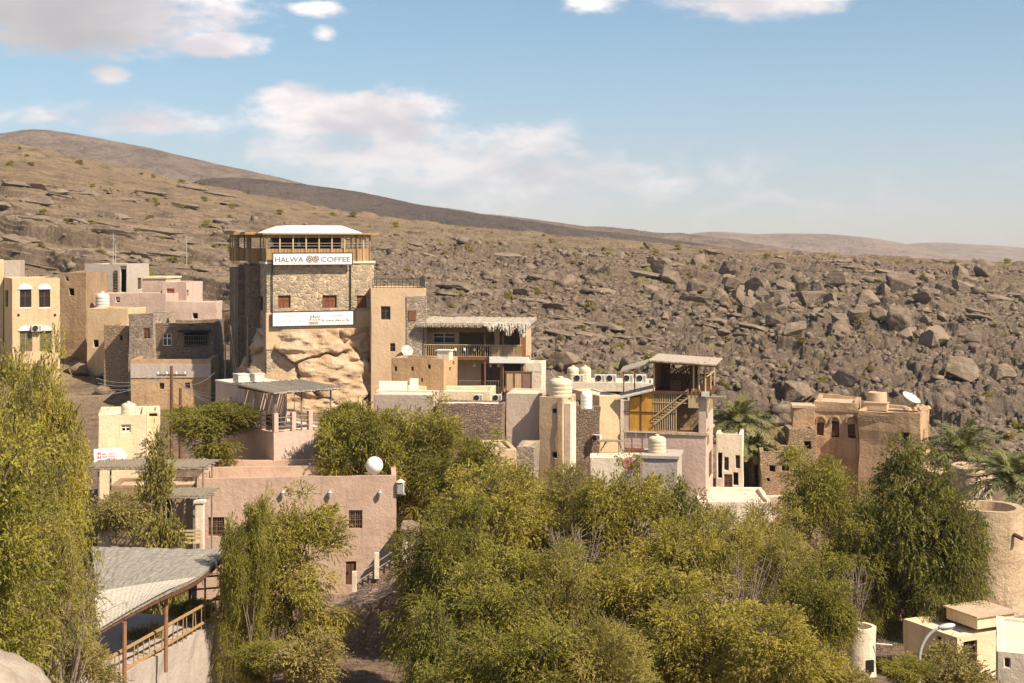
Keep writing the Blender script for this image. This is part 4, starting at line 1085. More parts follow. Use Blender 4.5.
# rubble retaining wall under it
def rubble_wall(name, label, pts, D, thick, top_noise=.25, m='rubble_stone'):
    """pts: (column, top row, bottom row)"""
    P = []
    t = np.linspace(0, 1, 40); px = np.interp(t, np.linspace(0, 1, len(pts)), [p[0] for p in pts]); tp = np.interp(t, np.linspace(0, 1, len(pts)), [p[1] for p in pts]); bt = np.interp(t, np.linspace(0, 1, len(pts)), [p[2] for p in pts])
    b = MB(); n = 10
    fr = [[at(px[i], D, bt[i]+(tp[i]-bt[i])*j/n) for j in range(n+1)] for i in range(40)]
    bk = [[p+Vector((0, thick, 0)) for p in r] for r in fr]
    for i in range(39):
        for j in range(n): b.quad(fr[i][j], fr[i+1][j], fr[i+1][j+1], fr[i][j+1]); b.quad(bk[i+1][j], bk[i][j], bk[i][j+1], bk[i+1][j+1])
        b.quad(fr[i][n], fr[i+1][n], bk[i+1][n], bk[i][n])
    for i in (0, 39):
        for j in range(n): b.quad(fr[i][j], fr[i][j+1], bk[i][j+1], bk[i][j])
    o = b.build(name, m, None, .22, .8); tag(o, label, 'wall'); return o
rubble_wall('retaining_wall', 'brown rubble retaining wall with a rounded top, under the pink house stairs', [(285, 652, 730), (300, 640, 730), (318, 612, 730), (345, 605, 730), (375, 603, 730), (392, 592, 730), (420, 588, 730), (470, 600, 730)], 77, 3.0)
rubble_wall('retaining_wall', 'reddish rubble bank behind the middle trees', [(400, 530, 700), (470, 528, 700), (560, 518, 700), (650, 540, 700), (700, 545, 700), (790, 540, 700), (880, 580, 700)], 84, 2.0)

# ------------------------------------------------------------------ shed with the sagging palm mat roof, left
def shed():
    D = 58
    t = thing('shed', 'open shed with a sagging grey palm mat roof on rusty posts', 'shed', at(100, D, 690))
    inv = -Vector(t.location)
    A = lambda px, py, D_: at(px, D_, py)+inv
    # roof from four corners; near edge sags
    c00, c10, c01, c11 = A(98, 632, 53), A(171, 592, 57), A(92, 549, 66), A(228, 552, 67)
    rnd = random.Random(4); n = 40; mm = 26
    def pt(u, v, dz=0):
        p = (c00*(1-u)+c10*u)*(1-v)+(c01*(1-u)+c11*u)*v
        # curved eastern edge
        p.z += -.42*math.sin(math.pi*v)*.6*u+.15*math.sin(math.pi*u)*(1-v)*.3
        return p+Vector((0, 0, dz))
    def near(u, v, dz): 
        return pt(u, v, dz)+Vector((rnd.uniform(-.03, .03), rnd.uniform(-.05, .05), rnd.uniform(-.035, .035)))
    top = [[near(i/n, j/mm, .12) for i in range(n+1)] for j in range(mm+1)]; bot = [[pt(i/n, j/mm, -.02) for i in range(n+1)] for j in range(mm+1)]
    sheet = MB(); q = [[pt(-.01+1.02*i/n, -.012+.40*j/8, .145+.01*(i % 2)) for i in range(n+1)] for j in range(9)]; q2 = [[p+Vector((0, 0, -.02)) for p in r] for r in q]
    for g_ in (q, q2): sheet.add([p for r in g_ for p in r], [(j*(n+1)+i, j*(n+1)+i+1, (j+1)*(n+1)+i+1, (j+1)*(n+1)+i) for j in range(8) for i in range(n)])
    sheet.build('sheet_roof', 'pale_thatch', t)
    b = MB()
    for g_ in (top, bot): b.add([p for r in g_ for p in r], [(j*(n+1)+i, j*(n+1)+i+1, (j+1)*(n+1)+i+1, (j+1)*(n+1)+i) for j in range(mm) for i in range(n)])
    for i in range(n): b.quad(bot[0][i], bot[0][i+1], top[0][i+1], top[0][i]); b.quad(bot[mm][i], bot[mm][i+1], top[mm][i+1], top[mm][i])
    for j in range(mm): b.quad(bot[j][0], bot[j+1][0], top[j+1][0], top[j][0]); b.quad(bot[j][n], bot[j+1][n], top[j+1][n], top[j][n])
    b.build('mat_roof', 'old_thatch', t, merge=True)
    b = MB(); e = [pt(.99, v/12, -.16) for v in range(13)]; b.tube(e, .09, 6); e = [pt(u/8, .01, -.12) for u in range(9)]; b.tube(e, .07, 6)
    b.build('edge_beam', 'brown_wood', t)
    for k in range(1, 6): MB().tube([pt(k/6, v/8, -.1) for v in range(9)], .05, 5).build('rafter', 'brown_wood', t)
    for px, D_, ty, by in ((124.5, 54, 622, 700), (166, 57.5, 592, 672), (225, 66.5, 558, 625)):
        MB().bar(A(px, by, D_), A(px, ty, D_), .085, 8).build('post', 'rust', t)
    a, b_ = A(108, 668, 53.3), A(219, 604, 66)
    for dz in (.35, -.45):
        MB().bar(a+Vector((0, 0, dz)), b_+Vector((0, 0, dz)), .075, 6).build('bamboo_rail', 'bamboo', t)
    b = MB()
    for k in range(22): 
        q = a.lerp(b_, k/21); b.bar(q+Vector((0, 0, -1.3)), q+Vector((rnd.uniform(-.08, .08), 0, .4)), .028, 5)
    b.build('bamboo_stakes', 'bamboo', t)
    # plank shelving behind
    b = MB()
    for k in range(4): b.bar(A(186, 566+k*12, 68), A(226, 563+k*12, 68), .05, 5)
    for px in (190, 205, 221): b.bar(A(px, 566, 68), A(px, 612, 68), .05, 5)
    b.build('rack', 'brown_wood', t)
    # dark counter under the roof
    p0, p1 = A(128, 655, 56.5), A(200, 622, 65.5)
    MB().box(-9.0, 0, 0, 0, 1, 1).build('floor_mass', 'dark_mud', t, M=Matrix.Translation(p1+Vector((-1.2, -5, -2.6)))) if False else None
    return t
shed()
# pale earth wall below the shed
b = MB(); L = [(100, 53.0, 684), (124, 54.6, 676), (150, 57, 660), (175, 60, 645), (200, 63.3, 632), (221, 66.2, 618)]
for (pa, Da, ya), (pb, Db, yb) in zip(L[:-1], L[1:]):
    for k in range(4):
        q0, q1 = k/4, (k+1)/4
        A0 = at(pa, Da, ya).lerp(at(pb, Db, yb), q0); A1 = at(pa, Da, ya).lerp(at(pb, Db, yb), q1)
        for j in range(8):
            za, zb2 = -j*.9, -(j+1)*.9
            b.quad(A0+Vector((0, 0, zb2)), A1+Vector((0, 0, zb2)), A1+Vector((0, 0, za)), A0+Vector((0, 0, za)))
        bk = Vector((-7, 1, .0)); b.quad(A0, A1, A1+bk, A0+bk)
o = b.build('terrace_wall', 'grey_plaster', None, .16, .6); tag(o, 'pale stained terrace wall under the palm mat shed', 'wall')

# pergolas between the cream house and the pink house
def pergola(label, px0, px1, D, py, depth, hgt, m='grey_wood', cols=True):
    P = at(px0, D, py); t = thing('pergola', label, 'pergola', (P.x, P.y, P.z-hgt))
    w_ = (px1-px0)/F*D; rnd = random.Random(int(px0)); b = MB()
    for k in range(int(w_/.16)): 
        x = k*.16; b.bar((x, -.3+rnd.uniform(-.25, .1), hgt+rnd.uniform(-.04, .05)), (x+rnd.uniform(-.2, .2), depth, hgt+.1+rnd.uniform(-.05, .05)), rnd.uniform(.03, .06), 5)
    for k in range(10): b.bar((-.4+rnd.uniform(-.3, .2), depth*k/9, hgt+.08), (w_+rnd.uniform(0, .5), depth*k/9, hgt+.08), .04, 5)
    b.build('twig_roof', m, t)
    for x in (.1, w_/2, w_-.1):
        MB().bar((x, 0, 0), (x, 0, hgt), .06, 7).build('post', 'grey_wood', t); MB().bar((x, depth-.1, 0), (x, depth-.1, hgt), .06, 7).build('post', 'grey_wood', t)
    MB().bar((-.2, 0, hgt-.05), (w_+.2, 0, hgt-.05), .06).build('beam', 'grey_wood', t)
    return t
pergola('long twig roofed pergola in front of the cream house', 97, 205, 84, 468, 2.6, 4.2)
pergola('small twig roofed porch with a white pillar beside the pink house', 164, 205, 80, 497, 2.4, 5)
t = thing('porch_pillar', 'square off white pillar holding the small twig porch', 'pillar', at(200, 79.6, 560)); MB().box(-.23, -.23, 0, .23, .23, zrow(503, 79.6)-zrow(560, 79.6)).build('shaft', 'white_plaster', t, .01, bevel=.03); MB().box(-.3, -.3, 3.25, .3, .3, 3.4).build('capital', 'white_plaster', t)
t = thing('bench', 'slatted wooden bench under the small twig porch', 'bench', at(170, 78.5, 552)); 
for k in range(4): MB().box(0, k*.13, .45, 1.6, k*.13+.1, .49).build('slat', 'pale_bamboo', t)
for x in (.05, 1.45): MB().box(x, 0, 0, x+.1, .5, .449).build('leg', 'brown_wood', t)
for k in range(3): MB().box(0, .55, .6+k*.2, 1.6, .6, .72+k*.2).build('backrest', 'pale_bamboo', t)
House('house', 'shaded earth house behind the twig pergolas', 'building', 110, 200, 88, 4, 486, zb=zrow(640, 88), depth=3, m='dark_mud', par=.2, front=[(125, 140, 497, 530, 'hole'), (160, 172, 497, 530, 'hole')])

# ================================================================== middle terraces
House('terrace_house', 'white flat roofed terrace house below the brown adobe block', 'building', 375, 491, 107, -4, 391, zb=zrow(440, 107), depth=4.5, m='cream_plaster', roof='pale_roof', par=.35)
MT = House('house', 'beige shaded wing at the west end of the white terrace house', 'building', 374, 434, 104, -10, 394, zb=zrow(440, 104), depth=3, m='beige_render', roof='pale_roof', par=.1)
t = thing('roof_parapet', 'bright white parapet with a square block on the white terrace roof', 'parapet', at(379, 108.5, 391), R(-4)); MB().box(0, 0, 0, 2.2, .3, .75).build('wall', 'white_paint', t, .01); MB().box(2.4, -.1, 0, 3.0, .4, .95).build('block', 'white_paint', t, .01)
p = at(478, 105.9, 401.5); ac_unit(p, R(-4), 'outdoor air conditioner on the white terrace, next to the stone wall', .8)
p = at(497, 105.6, 401.5); ac_unit(p, R(-4), 'outdoor air conditioner beside the tall plain grey wall', .8)
House('stone_wall', 'brown rubble stone house wall with a pale top edge, below the white terrace', 'wall', 435, 503, 102, -8, 403.5, zb=zrow(470, 102), depth=2.5, m='rubble_stone', roof='pale_roof', par=.12, wob=.12)
House('house', 'tall plain grey rendered wall beside the tank tower', 'building', 506, 541, 102.5, -7, 394, zb=zrow(480, 102.5), depth=4, m='beige_render', roof='cream_plaster', par=.12)
TT = House('tower_house', 'narrow tan tower carrying a cream domed water tank', 'building', 539, 562.5, 101, -24, 397, zb=zrow(490, 101), depth=2.6, m='tan_plaster', roof='roof_mud', par=.1, wob=.06, front=[(552.5, 556.5, 409, 413.5, 'hole'), (552, 558, 452, 458, 'hole')])
MB().bar((TT.w-.35, -.08, .2), (TT.w-.35, -.08, TT.h-.2), .05).build('drain_pipe', 'rust', TT.o)
MB().box(TT.w+.002, .3, 0, TT.w+.5, 1.4, TT.h-.4).build('buttress', 'white_plaster', TT.o, .02, bevel=.04)
p = TT.world((TT.w*.62, 1.3, TT.h-.1)); water_tank(p, .86, 1.45, 'big cream domed water tank on the narrow tan tower')
p = TT.world((TT.w+1.1, 1.9, TT.h-.9)); water_tank(p, .42, 1.3, 'slim white water tank squeezed beside the big domed one', 'white_plastic')
House('stone_house', 'small ruined stone house between the tank tower and the bamboo cafe', 'building', 574, 600, 103.5, -6, 407, zb=zrow(480, 103.5), depth=4, m='rubble_stone', par=.15, wob=.15)
RT = House('roof_terrace', 'raised white roof terrace lined with air conditioners behind the tank tower', 'building', 570, 655, 113, -5, 382.5, zb=zrow(430, 113), depth=4, m='white_plaster', roof='pale_roof', par=.2, front=[(581, 598, 392, 400, 'hole'), (606, 628, 392, 400, 'hole')])
for px, lab in ((573, 'cream yellow water tank, western of the two on the raised terrace'), (585, 'cream yellow water tank, eastern of the two on the raised terrace')):
    p = at(px, 115, 383); p.z = RT.roof_z; water_tank(p, .50, 1.35, lab, 'cream_plastic')
for px, lab in ((578.5, 'air conditioner under the cream yellow tanks'), (600, 'air conditioner in the terrace row, second from the tanks'), (611, 'air conditioner in the middle of the terrace row'), (628, 'air conditioner in the terrace row nearest the cafe roof post'), (641, 'air conditioner at the cafe end of the terrace row')):
    p = at(px, 113.6, 386); p.z = RT.roof_z+.15; ac_unit(p, R(-5), lab, .95)
p = at(562, 112, 385); t = antenna((p.x, p.y, zrow(388, 112)), 1.6, 'small tilted aerial beside the big domed tank', None); t.rotation_euler = (0, R(-35), 0)
YW = House('house', 'yellow lit house wall facing the bamboo cafe', 'building', 599, 621, 103.6, 22, 396, zb=zrow(470, 105.5), depth=5, m='ochre_plaster', roof='pale_roof', par=.1)
p = at(597, 103, 442); ac_unit(p, R(-40), 'air conditioner at the foot of the yellow lit wall', .8)
t = thing('terrace_table', 'green trestle table on the low terrace before the cafe', 'table', at(612, 100.5, 451), 0)
MB().box(-1.0, -.4, .7, 1.0, .4, .76).build('table_top', 'grey_wood', t)
for x in (-.8, .8): MB().bar((x, -.35, 0), (x*.5, .35, .7), .04).bar((x, .35, 0), (x*.5, -.35, .7), .04).build('leg', 'grey_wood', t)
LT = House('garden_wall', 'low white wall with a round red mark, in front of the cafe', 'wall', 590, 640, 98.5, -4, 458, zb=zrow(500, 98.5), depth=2.4, m='white_plaster', roof='pale_roof', par=.1)
a, z = LT.hit('front', 629, 463); MB().lathe([(0, .02), (.42, .02), (.42, 0)], 18).build('red_mark', 'sign_pink', LT.o, M=Matrix.Translation((a, -.05, z)) @ Matrix.Rotation(R(90), 4, 'X'))
House('house', 'tan house with a stepped edge and mud roof, below the rubble stone wall', 'building', 486, 517, 95, 9, 450, zb=zrow(520, 95), depth=5, m='tan_plaster', roof='roof_mud', par=.15, wob=.06)
House('house', 'grey stone pier house next to the stepped tan house', 'building', 517, 535, 96, -6, 447, zb=zrow(520, 96), depth=4, m='pale_stone', roof='roof_mud', par=.1, wob=.1)
GB = House('tank_base', 'grey streaked concrete block carrying the small cream tank', 'building', 641, 678, 97, -12, 458, zb=zrow(520, 97), depth=3, m='grey_plaster', roof='grey_plaster', par=0, wob=.04)
p = at(657, 98.2, 458); p.z = GB.z0+GB.h+.2; water_tank(p, .64, 1.2, 'small cream water tank on the grey concrete block')

# ------------------------------------------------------------------ the bamboo cafe
def cafe():
    H = House('cafe', 'pink cafe house with a bamboo room, orange boards and a slatted stair on top', 'building', 624, 706, 104, -14, 433, zb=zrow(510, 104), depth=5, m='rose_plaster', roof='roof_mud', par=0, wob=.03,
              right=[(709, 716, 449, 475, 'wood')])
    o = H.o; w, d, h = H.w, H.d, H.h
    X = lambda px: H.hit('front', px, 420)[0]; Z = lambda py: H.hit('front', 665, py)[1]
    z0 = h+.21; f2 = Z(391); zt = Z(361)
    # lower storey: rose panel, orange boards, slatted stair, dark room, column
    MB().box(0, .03, z0, X(629), .25, Z(402)).build('side_panel', 'rose_plaster', o)
    for k, (a, b_) in enumerate(((629.5, 640.5), (641.5, 653))):
        x0, x1 = X(a), X(b_)
        MB().add([(x0, .0, z0), (x1, .0, z0), (x1, .08, z0), (x0, .08, z0), (x0, 0, Z(399.5-6*k)), (x1, 0, Z(394-6*k+3)), (x1, .08, Z(394-6*k+3)), (x0, .08, Z(399.5-6*k))], [(3, 2, 1, 0), (4, 5, 6, 7), (0, 1, 5, 4), (1, 2, 6, 5), (2, 3, 7, 6), (3, 0, 4, 7)]).build('orange_panel', 'orange_board', o)
    MB().box(-.05, -.06, Z(413.2), X(676), -.01, Z(412.2)).box(X(640.7), -.05, z0, X(641.4), -.003, Z(396)).build('batten', 'brown_wood', o)
    MB().box(.1, 1.9, z0, w-.1, 2.0, f2-.2).build('back_wall', 'dark_mud', o)
    b = MB()
    for k in range(11):
        x = X(653.8)+(X(676)-X(653.8))*k/10; b.box(x-.035, -.02, z0, x+.035, .05, Z(391))
    for py in (392.5, 403, 413): b.box(X(653.5), -.055, Z(py), X(676.2 if py > 410 else 688), -.022, Z(py)+.06)
    b.build('lattice', 'pale_bamboo', o)
    b = MB(); b.bar((X(654), -.1, Z(425)), (X(688), -.1, Z(397)), .07)
    for k in range(12):
        q = k/11; x = X(654)+(X(688)-X(654))*q; z = Z(422)+(Z(394)-Z(422))*q; b.box(x-.2, -.05, z-.05, x+.2, .8, z)
    b.bar((X(654), -.1, Z(417)), (X(688), -.1, Z(389)), .05); b.build('stair', 'pale_bamboo', o)
    b = MB()
    for k in range(4): 
        x = X(688)+(X(700)-X(688))*k/3; b.bar((x, -.12, f2-.4), (x, -.12, Z(388)), .04)
    MB().box(X(688.5), -.12, Z(407), X(699), -.04, Z(391.5)).build('balcony_panel', 'pale_bamboo', o); b.build('baluster', 'bamboo', o)
    MB().box(X(698.5), .0, z0, w, .5, f2-.15).build('column', 'rose_plaster', o, .01)
    MB().box(X(676), .2, z0, X(698.5), .35, z0+.15).build('sill', 'brown_wood', o)
    for px in (684, 691): 
        MB().lathe([(0, 0), (.12, .03), (.16, .14), (.1, .26), (0, .3)], 12, (X(px), .8, Z(419))).build('lamp_shade', 'lamp_glow', o)
    MB().box(w-.1, .5, z0, w, d, z0+1.2).build('side_wall', 'rose_plaster', o); 
    b = MB()
    for k in range(9):
        y = .6+(d-.8)*k/8; b.bar((w-.05, y, z0+1.2), (w-.05, y, f2-.2), .035, 5)
    b.bar((w-.05, .5, z0+1.2), (w-.05, d, f2-.2), .03, 5); b.bar((w-.05, .5, f2-.2), (w-.05, d, z0+1.2), .03, 5); b.build('side_lattice', 'pale_bamboo', o)
    q0 = H.hit('right', 709, 439); MB().box(w+.003, .35, Z(445), w+.04, 1.9, Z(429)).build('dark_panel', 'sign_brown', o)
    # floor and upper room
    MB().box(X(652), -.15, f2-.2, w+.4, d, f2).build('upper_floor', 'brown_wood', o)
    for x, y in ((X(654), .0), (X(699), .0), (w-.05, .0), (w+.1, 2.2), (w+.1, d-.1), (X(654), d-.2), (X(706)-.9, -.02)): MB().bar((x, y, f2), (x, y, zt), .065, 7).build('post', 'pale_bamboo', o)
    MB().box(X(654), d-1.6, f2, w, d-1.5, f2+1.0).box(X(654), d-1.6, f2+1.001, X(664), d-1.5, zt).box(X(684), d-1.6, f2+1.001, X(692), d-1.5, zt).build('upper_back_wall', 'rust_wood', o)
    MB().box(X(654)-.03, .1, f2, X(654)+.06, d-1.6, zt).build('side_screen', 'rust_wood', o)
    b = MB(); rnd = random.Random(6)
    for k in range(26): b.bar((X(655)+rnd.uniform(0, w*.55), d-1.75, f2+rnd.uniform(0, .6)), (X(655)+rnd.uniform(0, w*.55), d-1.8, zt-rnd.uniform(0, .9)), .04, 5)
    b.build('cane_wall', 'rust_wood', o)
    b = MB()
    for k in range(8): b.bar((w-.6+.1*k*0, .2+k*.4, f2), (w-.6, .2+k*.4, f2+1), .03, 5)
    b.bar((X(699), -.05, f2+.95), (w+.1, -.05, f2+1.15), .04); b.bar((w+.1, -.05, f2+1.15), (w+.1, d, f2+1.1), .04); b.build('railing', 'pale_bamboo', o)
    for x in (1.6, 3.0): MB().box(X(654)+x-.5, .8, f2, X(654)+x+.3, 1.6, f2+.72).box(X(654)+x+.35, 1.0, f2, X(654)+x+.75, 1.4, f2+.45).box(X(654)+x+.68, 1.0, f2+.45, X(654)+x+.75, 1.4, f2+.95).build('table', 'brown_wood', o)
    # roofs
    b = MB(); n = 40; rnd = random.Random(2)
    for k in range(n):
        x = X(650.5)+(X(716)-X(650.5))*k/(n-1); b.bar((x, -.7+rnd.uniform(-.06, .06), zt+.06-.25*k/n+rnd.uniform(-.02, .02)), (x, d-.6, zt+.14-.25*k/n), .065, 6)
    b.build('cane_roof', 'thatch', o)
    for y, dz in ((-.5, 0), (d-.9, .1)): MB().bar((X(652), y, zt-.04+dz), (X(717), y, zt-.28+dz), .07).build('roof_beam', 'rust_wood', o)
    x0, x1 = X(619.5), X(653)
    def lean(nm, za, zb, m, y0, y1, x0=x0, x1=x1):
        MB().add([(x0, y0, za), (x1, y0, zb), (x1, y1, zb+.25), (x0, y1, za+.25), (x0, y0, za+.1), (x1, y0, zb+.1), (x1, y1, zb+.35), (x0, y1, za+.35)],
                 [(3, 2, 1, 0), (4, 5, 6, 7), (0, 1, 5, 4), (1, 2, 6, 5), (2, 3, 7, 6), (3, 0, 4, 7)]).build(nm, m, o)
    lean('lean_to_roof', Z(374), Z(363.5), 'thatch', .2, 1.6)
    lean('lean_to_roof', Z(401), Z(391), 'pale_thatch', -.5, 1.4, X(616.5))
    for px in (623, 634): MB().bar((X(px), .3, Z(400)), (X(px), .3, Z(371)), .05).build('post', 'rust_wood', o)
    MB().box(w+.0, -.35, f2-.45, w+1.4, .6, f2-.3).build('ledge', 'grey_wood', o); MB().box(w-.3, -.3, f2-.299, w+.25, .1, f2+.02).build('white_box', 'white_metal', o)
    rail_bm((.15, -.12, Z(446)), (w*.40, -.12, Z(446)), .95, 3, .022, 0).build('railing', 'grey_metal', o)
    MB().box(.2, -.14, Z(451), w*.35, -.05, Z(449)).build('red_ledge', 'cushion_red', o)
    return H
CF = cafe()
# white house beside it
WE = House('house', 'white house with tall dark openings, beside the cafe and the palm', 'building', 716, 743, 108, -10, 434, zb=zrow(505, 108), depth=4.5, m='white_plaster', roof='pale_roof', par=.25, wob=.06,
           front=[(718, 722, 453, 478, 'hole'), (724, 728.5, 457, 470, 'dark'), (724, 732, 474, 489, 'grille'), (735.5, 740, 455, 468, 'dark'), (733, 738, 472, 485, 'hole')])
House('terrace', 'low pale terrace with stepped edges below the white house', 'terrace', 700, 772, 100, -3, 502, zb=zrow(540, 100), depth=6, m='white_plaster', roof='pale_roof', par=.25, wob=.06)
House('terrace', 'upper step of the pale terrace, against the ruined walls', 'terrace', 725, 800, 106, -3, 497, zb=zrow(540, 106), depth=4, m='rose_plaster', roof='pale_roof', par=.2, wob=.06)

# ------------------------------------------------------------------ the ruined mud houses
RA = House('ruined_house', 'ruined ochre mud house with arched windows, under a pale slanted dish', 'building', 858, 920, 113, -24, 410, zb=zrow(480, 113), depth=5.5, m='ruin_plaster', roof='roof_mud', par=.35, wob=.13,
           front=[(900, 909, 432, 442, 'hole')], right=[(928.5, 933, 419, 435, 'hole'), (922.5, 925.5, 430, 444, 'hole')])
RB_ = House('ruined_house', 'taller ruined mud wing with three niched windows, next to the arched ruin', 'building', 814, 858, 115, -16, 402, zb=zrow(480, 115), depth=6, m='ruin_plaster', roof='roof_mud', par=.3, wob=.13,
            front=[(817.5, 824.5, 423, 435, 'hole'), (831.5, 838.5, 421, 437, 'hole'), (847, 855, 424, 438, 'hole')])
for H_, fr in ((RB_, ((817.5, 824.5), (831.5, 838.5), (847, 855))),):
    for a, b_ in fr:
        x0 = H_.hit('front', a, 430)[0]; x1 = H_.hit('front', b_, 430)[0]; z1 = H_.hit('front', a, 423)[1]
        pts = [(x0-.12+(x1-x0+.24)*(.5-.5*math.cos(math.pi*i/10)), -.04, z1+.55*math.sin(math.pi*i/10)) for i in range(11)]
        MB().tube(pts, .1, 6).build('arch', 'dark_mud', H_.o, .02)
        MB().box(x0+.02, .2, H_.hit('front', a, 436)[1], x1-.02, .24, z1+.0).build('shutter', 'brown_wood', H_.o)
MB().box(.1, -.05, RB_.h-.75, RB_.w-.1, -.003, RB_.h-.5).build('cornice', 'dark_mud', RB_.o, .04); MB().box(.1, -.06, RA.h-.85, RA.w-.1, -.003, RA.h-.35).build('cornice', 'mud_brick', RA.o, .04)
p = RB_.world((RB_.w*.95+1.6, 2.6, RB_.h)); t = thing('roof_cylinder', 'pale round plastered turret on the ruined roof', 'turret', (p.x, p.y, RA.roof_z-.05))
MB().lathe([(.82, 0), (.80, .9), (.76, 1.5), (.6, 1.56), (.55, 1.3), (0, 1.3)], 24).build('turret_wall', 'tan_plaster', t, .05)
p = RA.world((RA.w*.66, 3.4, RA.h-.3)); dd = dish((p.x, p.y, p.z), R(0), 22, .78, 'large white satellite dish tilted on the ruined roof'); dd.rotation_euler = (0, R(24), 0)
p = RA.world((RA.w*.2, 3.0, RA.h-.3)); t = thing('roof_box', 'low mud box on the ruined roof near the turret', 'box', p, R(-24)); MB().box(-.9, -.5, 0, .9, .5, .6).build('box_body', 'tan_plaster', t, .05, bevel=.04); MB().box(-.95, -.55, .602, .95, .55, .68).build('box_lid', 'roof_mud', t, .03)
p = RA.world((RA.w*.85, 3.5, RA.h-.3)); t = thing('rubble_heap', 'heap of stones at the edge of the ruined roof', 'stones', p); rnd = random.Random(4); b = MB()
for k in range(14): b.lathe([(0, 0), (rnd.uniform(.2, .35), .1), (rnd.uniform(.15, .3), .3), (0, .4)], 7, (rnd.uniform(-1.2, 1.2), rnd.uniform(-.5, .5), rnd.uniform(0, .2)))
b.build('stones', 'ruin_plaster', t, .05)
House('ruined_wall', 'reddish ruined wall stub between the big boulder and the niched ruin', 'wall', 793, 814, 114, -10, 408, zb=zrow(480, 114), depth=2, m='ruin_plaster', par=0, wob=.2)
House('ruined_house', 'ruined brown house with a black doorway opening, west of the niched ruin', 'building', 788, 815, 111, -8, 431, zb=zrow(500, 111), depth=3.5, m='mud_brick', par=.3, wob=.18, front=[(802.5, 809.5, 441, 450.5, 'void')])
House('ruined_house', 'low ruined brick house with two small holes, below the black doorway', 'building', 761, 800, 108, -6, 452, zb=zrow(510, 108), depth=3.5, m='mud_brick', par=.35, wob=.2, front=[(770, 776, 465, 471, 'void'), (782, 788, 464, 470, 'void'), (766, 769, 478, 482, 'hole')])
House('ruined_house', 'ruined back wall with a gap, behind the low brick ruin', 'building', 762, 793, 114, -4, 428, zb=zrow(490, 114), depth=3, m='ruin_plaster', par=.4, wob=.25, front=[(772, 777, 440, 446, 'hole')])
House('ruined_wall', 'dark ruined doorway wall beside the white house', 'wall', 741, 763, 112, -4, 456, zb=zrow(500, 112), depth=2.5, m='dark_mud', par=.2, wob=.2, front=[(750, 758, 463, 482, 'void')])

# ------------------------------------------------------------------ round tower, terrace and lower houses on the east
def round_building(name, label, px0, px1, D, top, bot, m, rim, roof_drop=.5, batter=1.08, thick=.35, band=None):
    r = (px1-px0)/2/F*D; c = at((px0+px1)/2, D+r)
    zt = zrow(top, D); zb = min(zrow(bot, D), gz(c.x, c.y)-.5); h = zt-zb
    t = thing(name, label, 'building', (c.x, c.y, zb))
    n = 14; prof = [(r*(batter+(1-batter)*i/n), h*i/n) for i in range(n+1)]
    if rim: prof = prof[:-2]+[(prof[-2][0], h-.55), (r+.08, h-.5), (r+.08, h-.12), (r, h-.02)]
    prof += [(r-.05, h), (r-thick, h), (r-thick, h-roof_drop)]
    MB().lathe(prof, 64).build('wall', m, t, .07)
    MB().lathe([(r-thick+.02, h-roof_drop-.12), (r-thick+.02, h-roof_drop), (0, h-roof_drop+.02)], 48).build('roof', 'roof_mud', t, .04)
    return t, r, h
tw, r_, h_ = round_building('round_tower', 'small round clay tower with a moulded rim, between the two palms', 952, 991, 98, 468, 520, 'clay_course', True, .5, 1.05)
MB().box(-.25, -r_*1.06, h_-2.5, .5, -r_+.1, h_-2.1).build('slit_window', 'dark_cloth', tw)
House('wall', 'plain clay wall joined to the small round clay tower', 'wall', 935, 958, 100, 8, 473, zb=zrow(530, 100), depth=2, m='tan_plaster', par=.1)
rt, r_, h_ = round_building('round_house', 'broad round plastered house with an open sunken roof, below the clay tower', 952, 1023, 84, 513, 640, 'tower_plaster', False, .9, 1.03, .45)
MB().lathe([(r_*1.05, 0), (r_*1.052, 1.2), (r_*1.045, 2.9)], 64).build('stone_base', 'pale_stone', rt, .08)
MB().bar((.9, -r_*.95, h_-1.3), (1.3, -r_*1.12, h_-1.5), .12, 8).build('roof_spout', 'brown_wood', rt)
LH = House('house', 'sand coloured house with a lit roof and a dark doorway, behind the street lamp', 'building', 957, 1022, 70, 24, 638, zb=zrow(720, 70), depth=4.0, m='cream_plaster', roof='pale_roof', par=.3,
           front=[(963, 977, 641, 668, 'dark')], left=[(936, 941, 636, 646, 'dark')])
MB().box(2.1, .9, LH.h-.05, 4.6, 3.2, LH.h+.55).build('roof_room', 'cream_plaster', LH.o, .02, bevel=.04)
MB().box(1.98, .78, LH.h+.552, 4.72, 3.32, LH.h+.63).build('upper_roof', 'roof_mud', LH.o)
House('house', 'pale cube house with a tiny window at the lower corner of the village', 'building', 996, 1075, 60, -19, 651, zb=zrow(740, 60), depth=6, m='white_plaster', roof='pale_roof', par=.15, front=[(1004, 1009, 658, 667, 'dark')])
wt, r_, h_ = round_building('round_hut', 'small white round hut peeping from the trees', 842, 876, 72, 631, 720, 'white_plaster', False, .6, 1.02, .2)
MB().box(.15, -r_*1.02-.02, h_-2.1, .55, -r_+.1, h_-1.5).build('window', 'dark_cloth', wt); MB().bar((.7, -r_*.8, h_-.7), (1.5, -r_*.9, h_-.75), .05).build('spout', 'white_metal', wt)

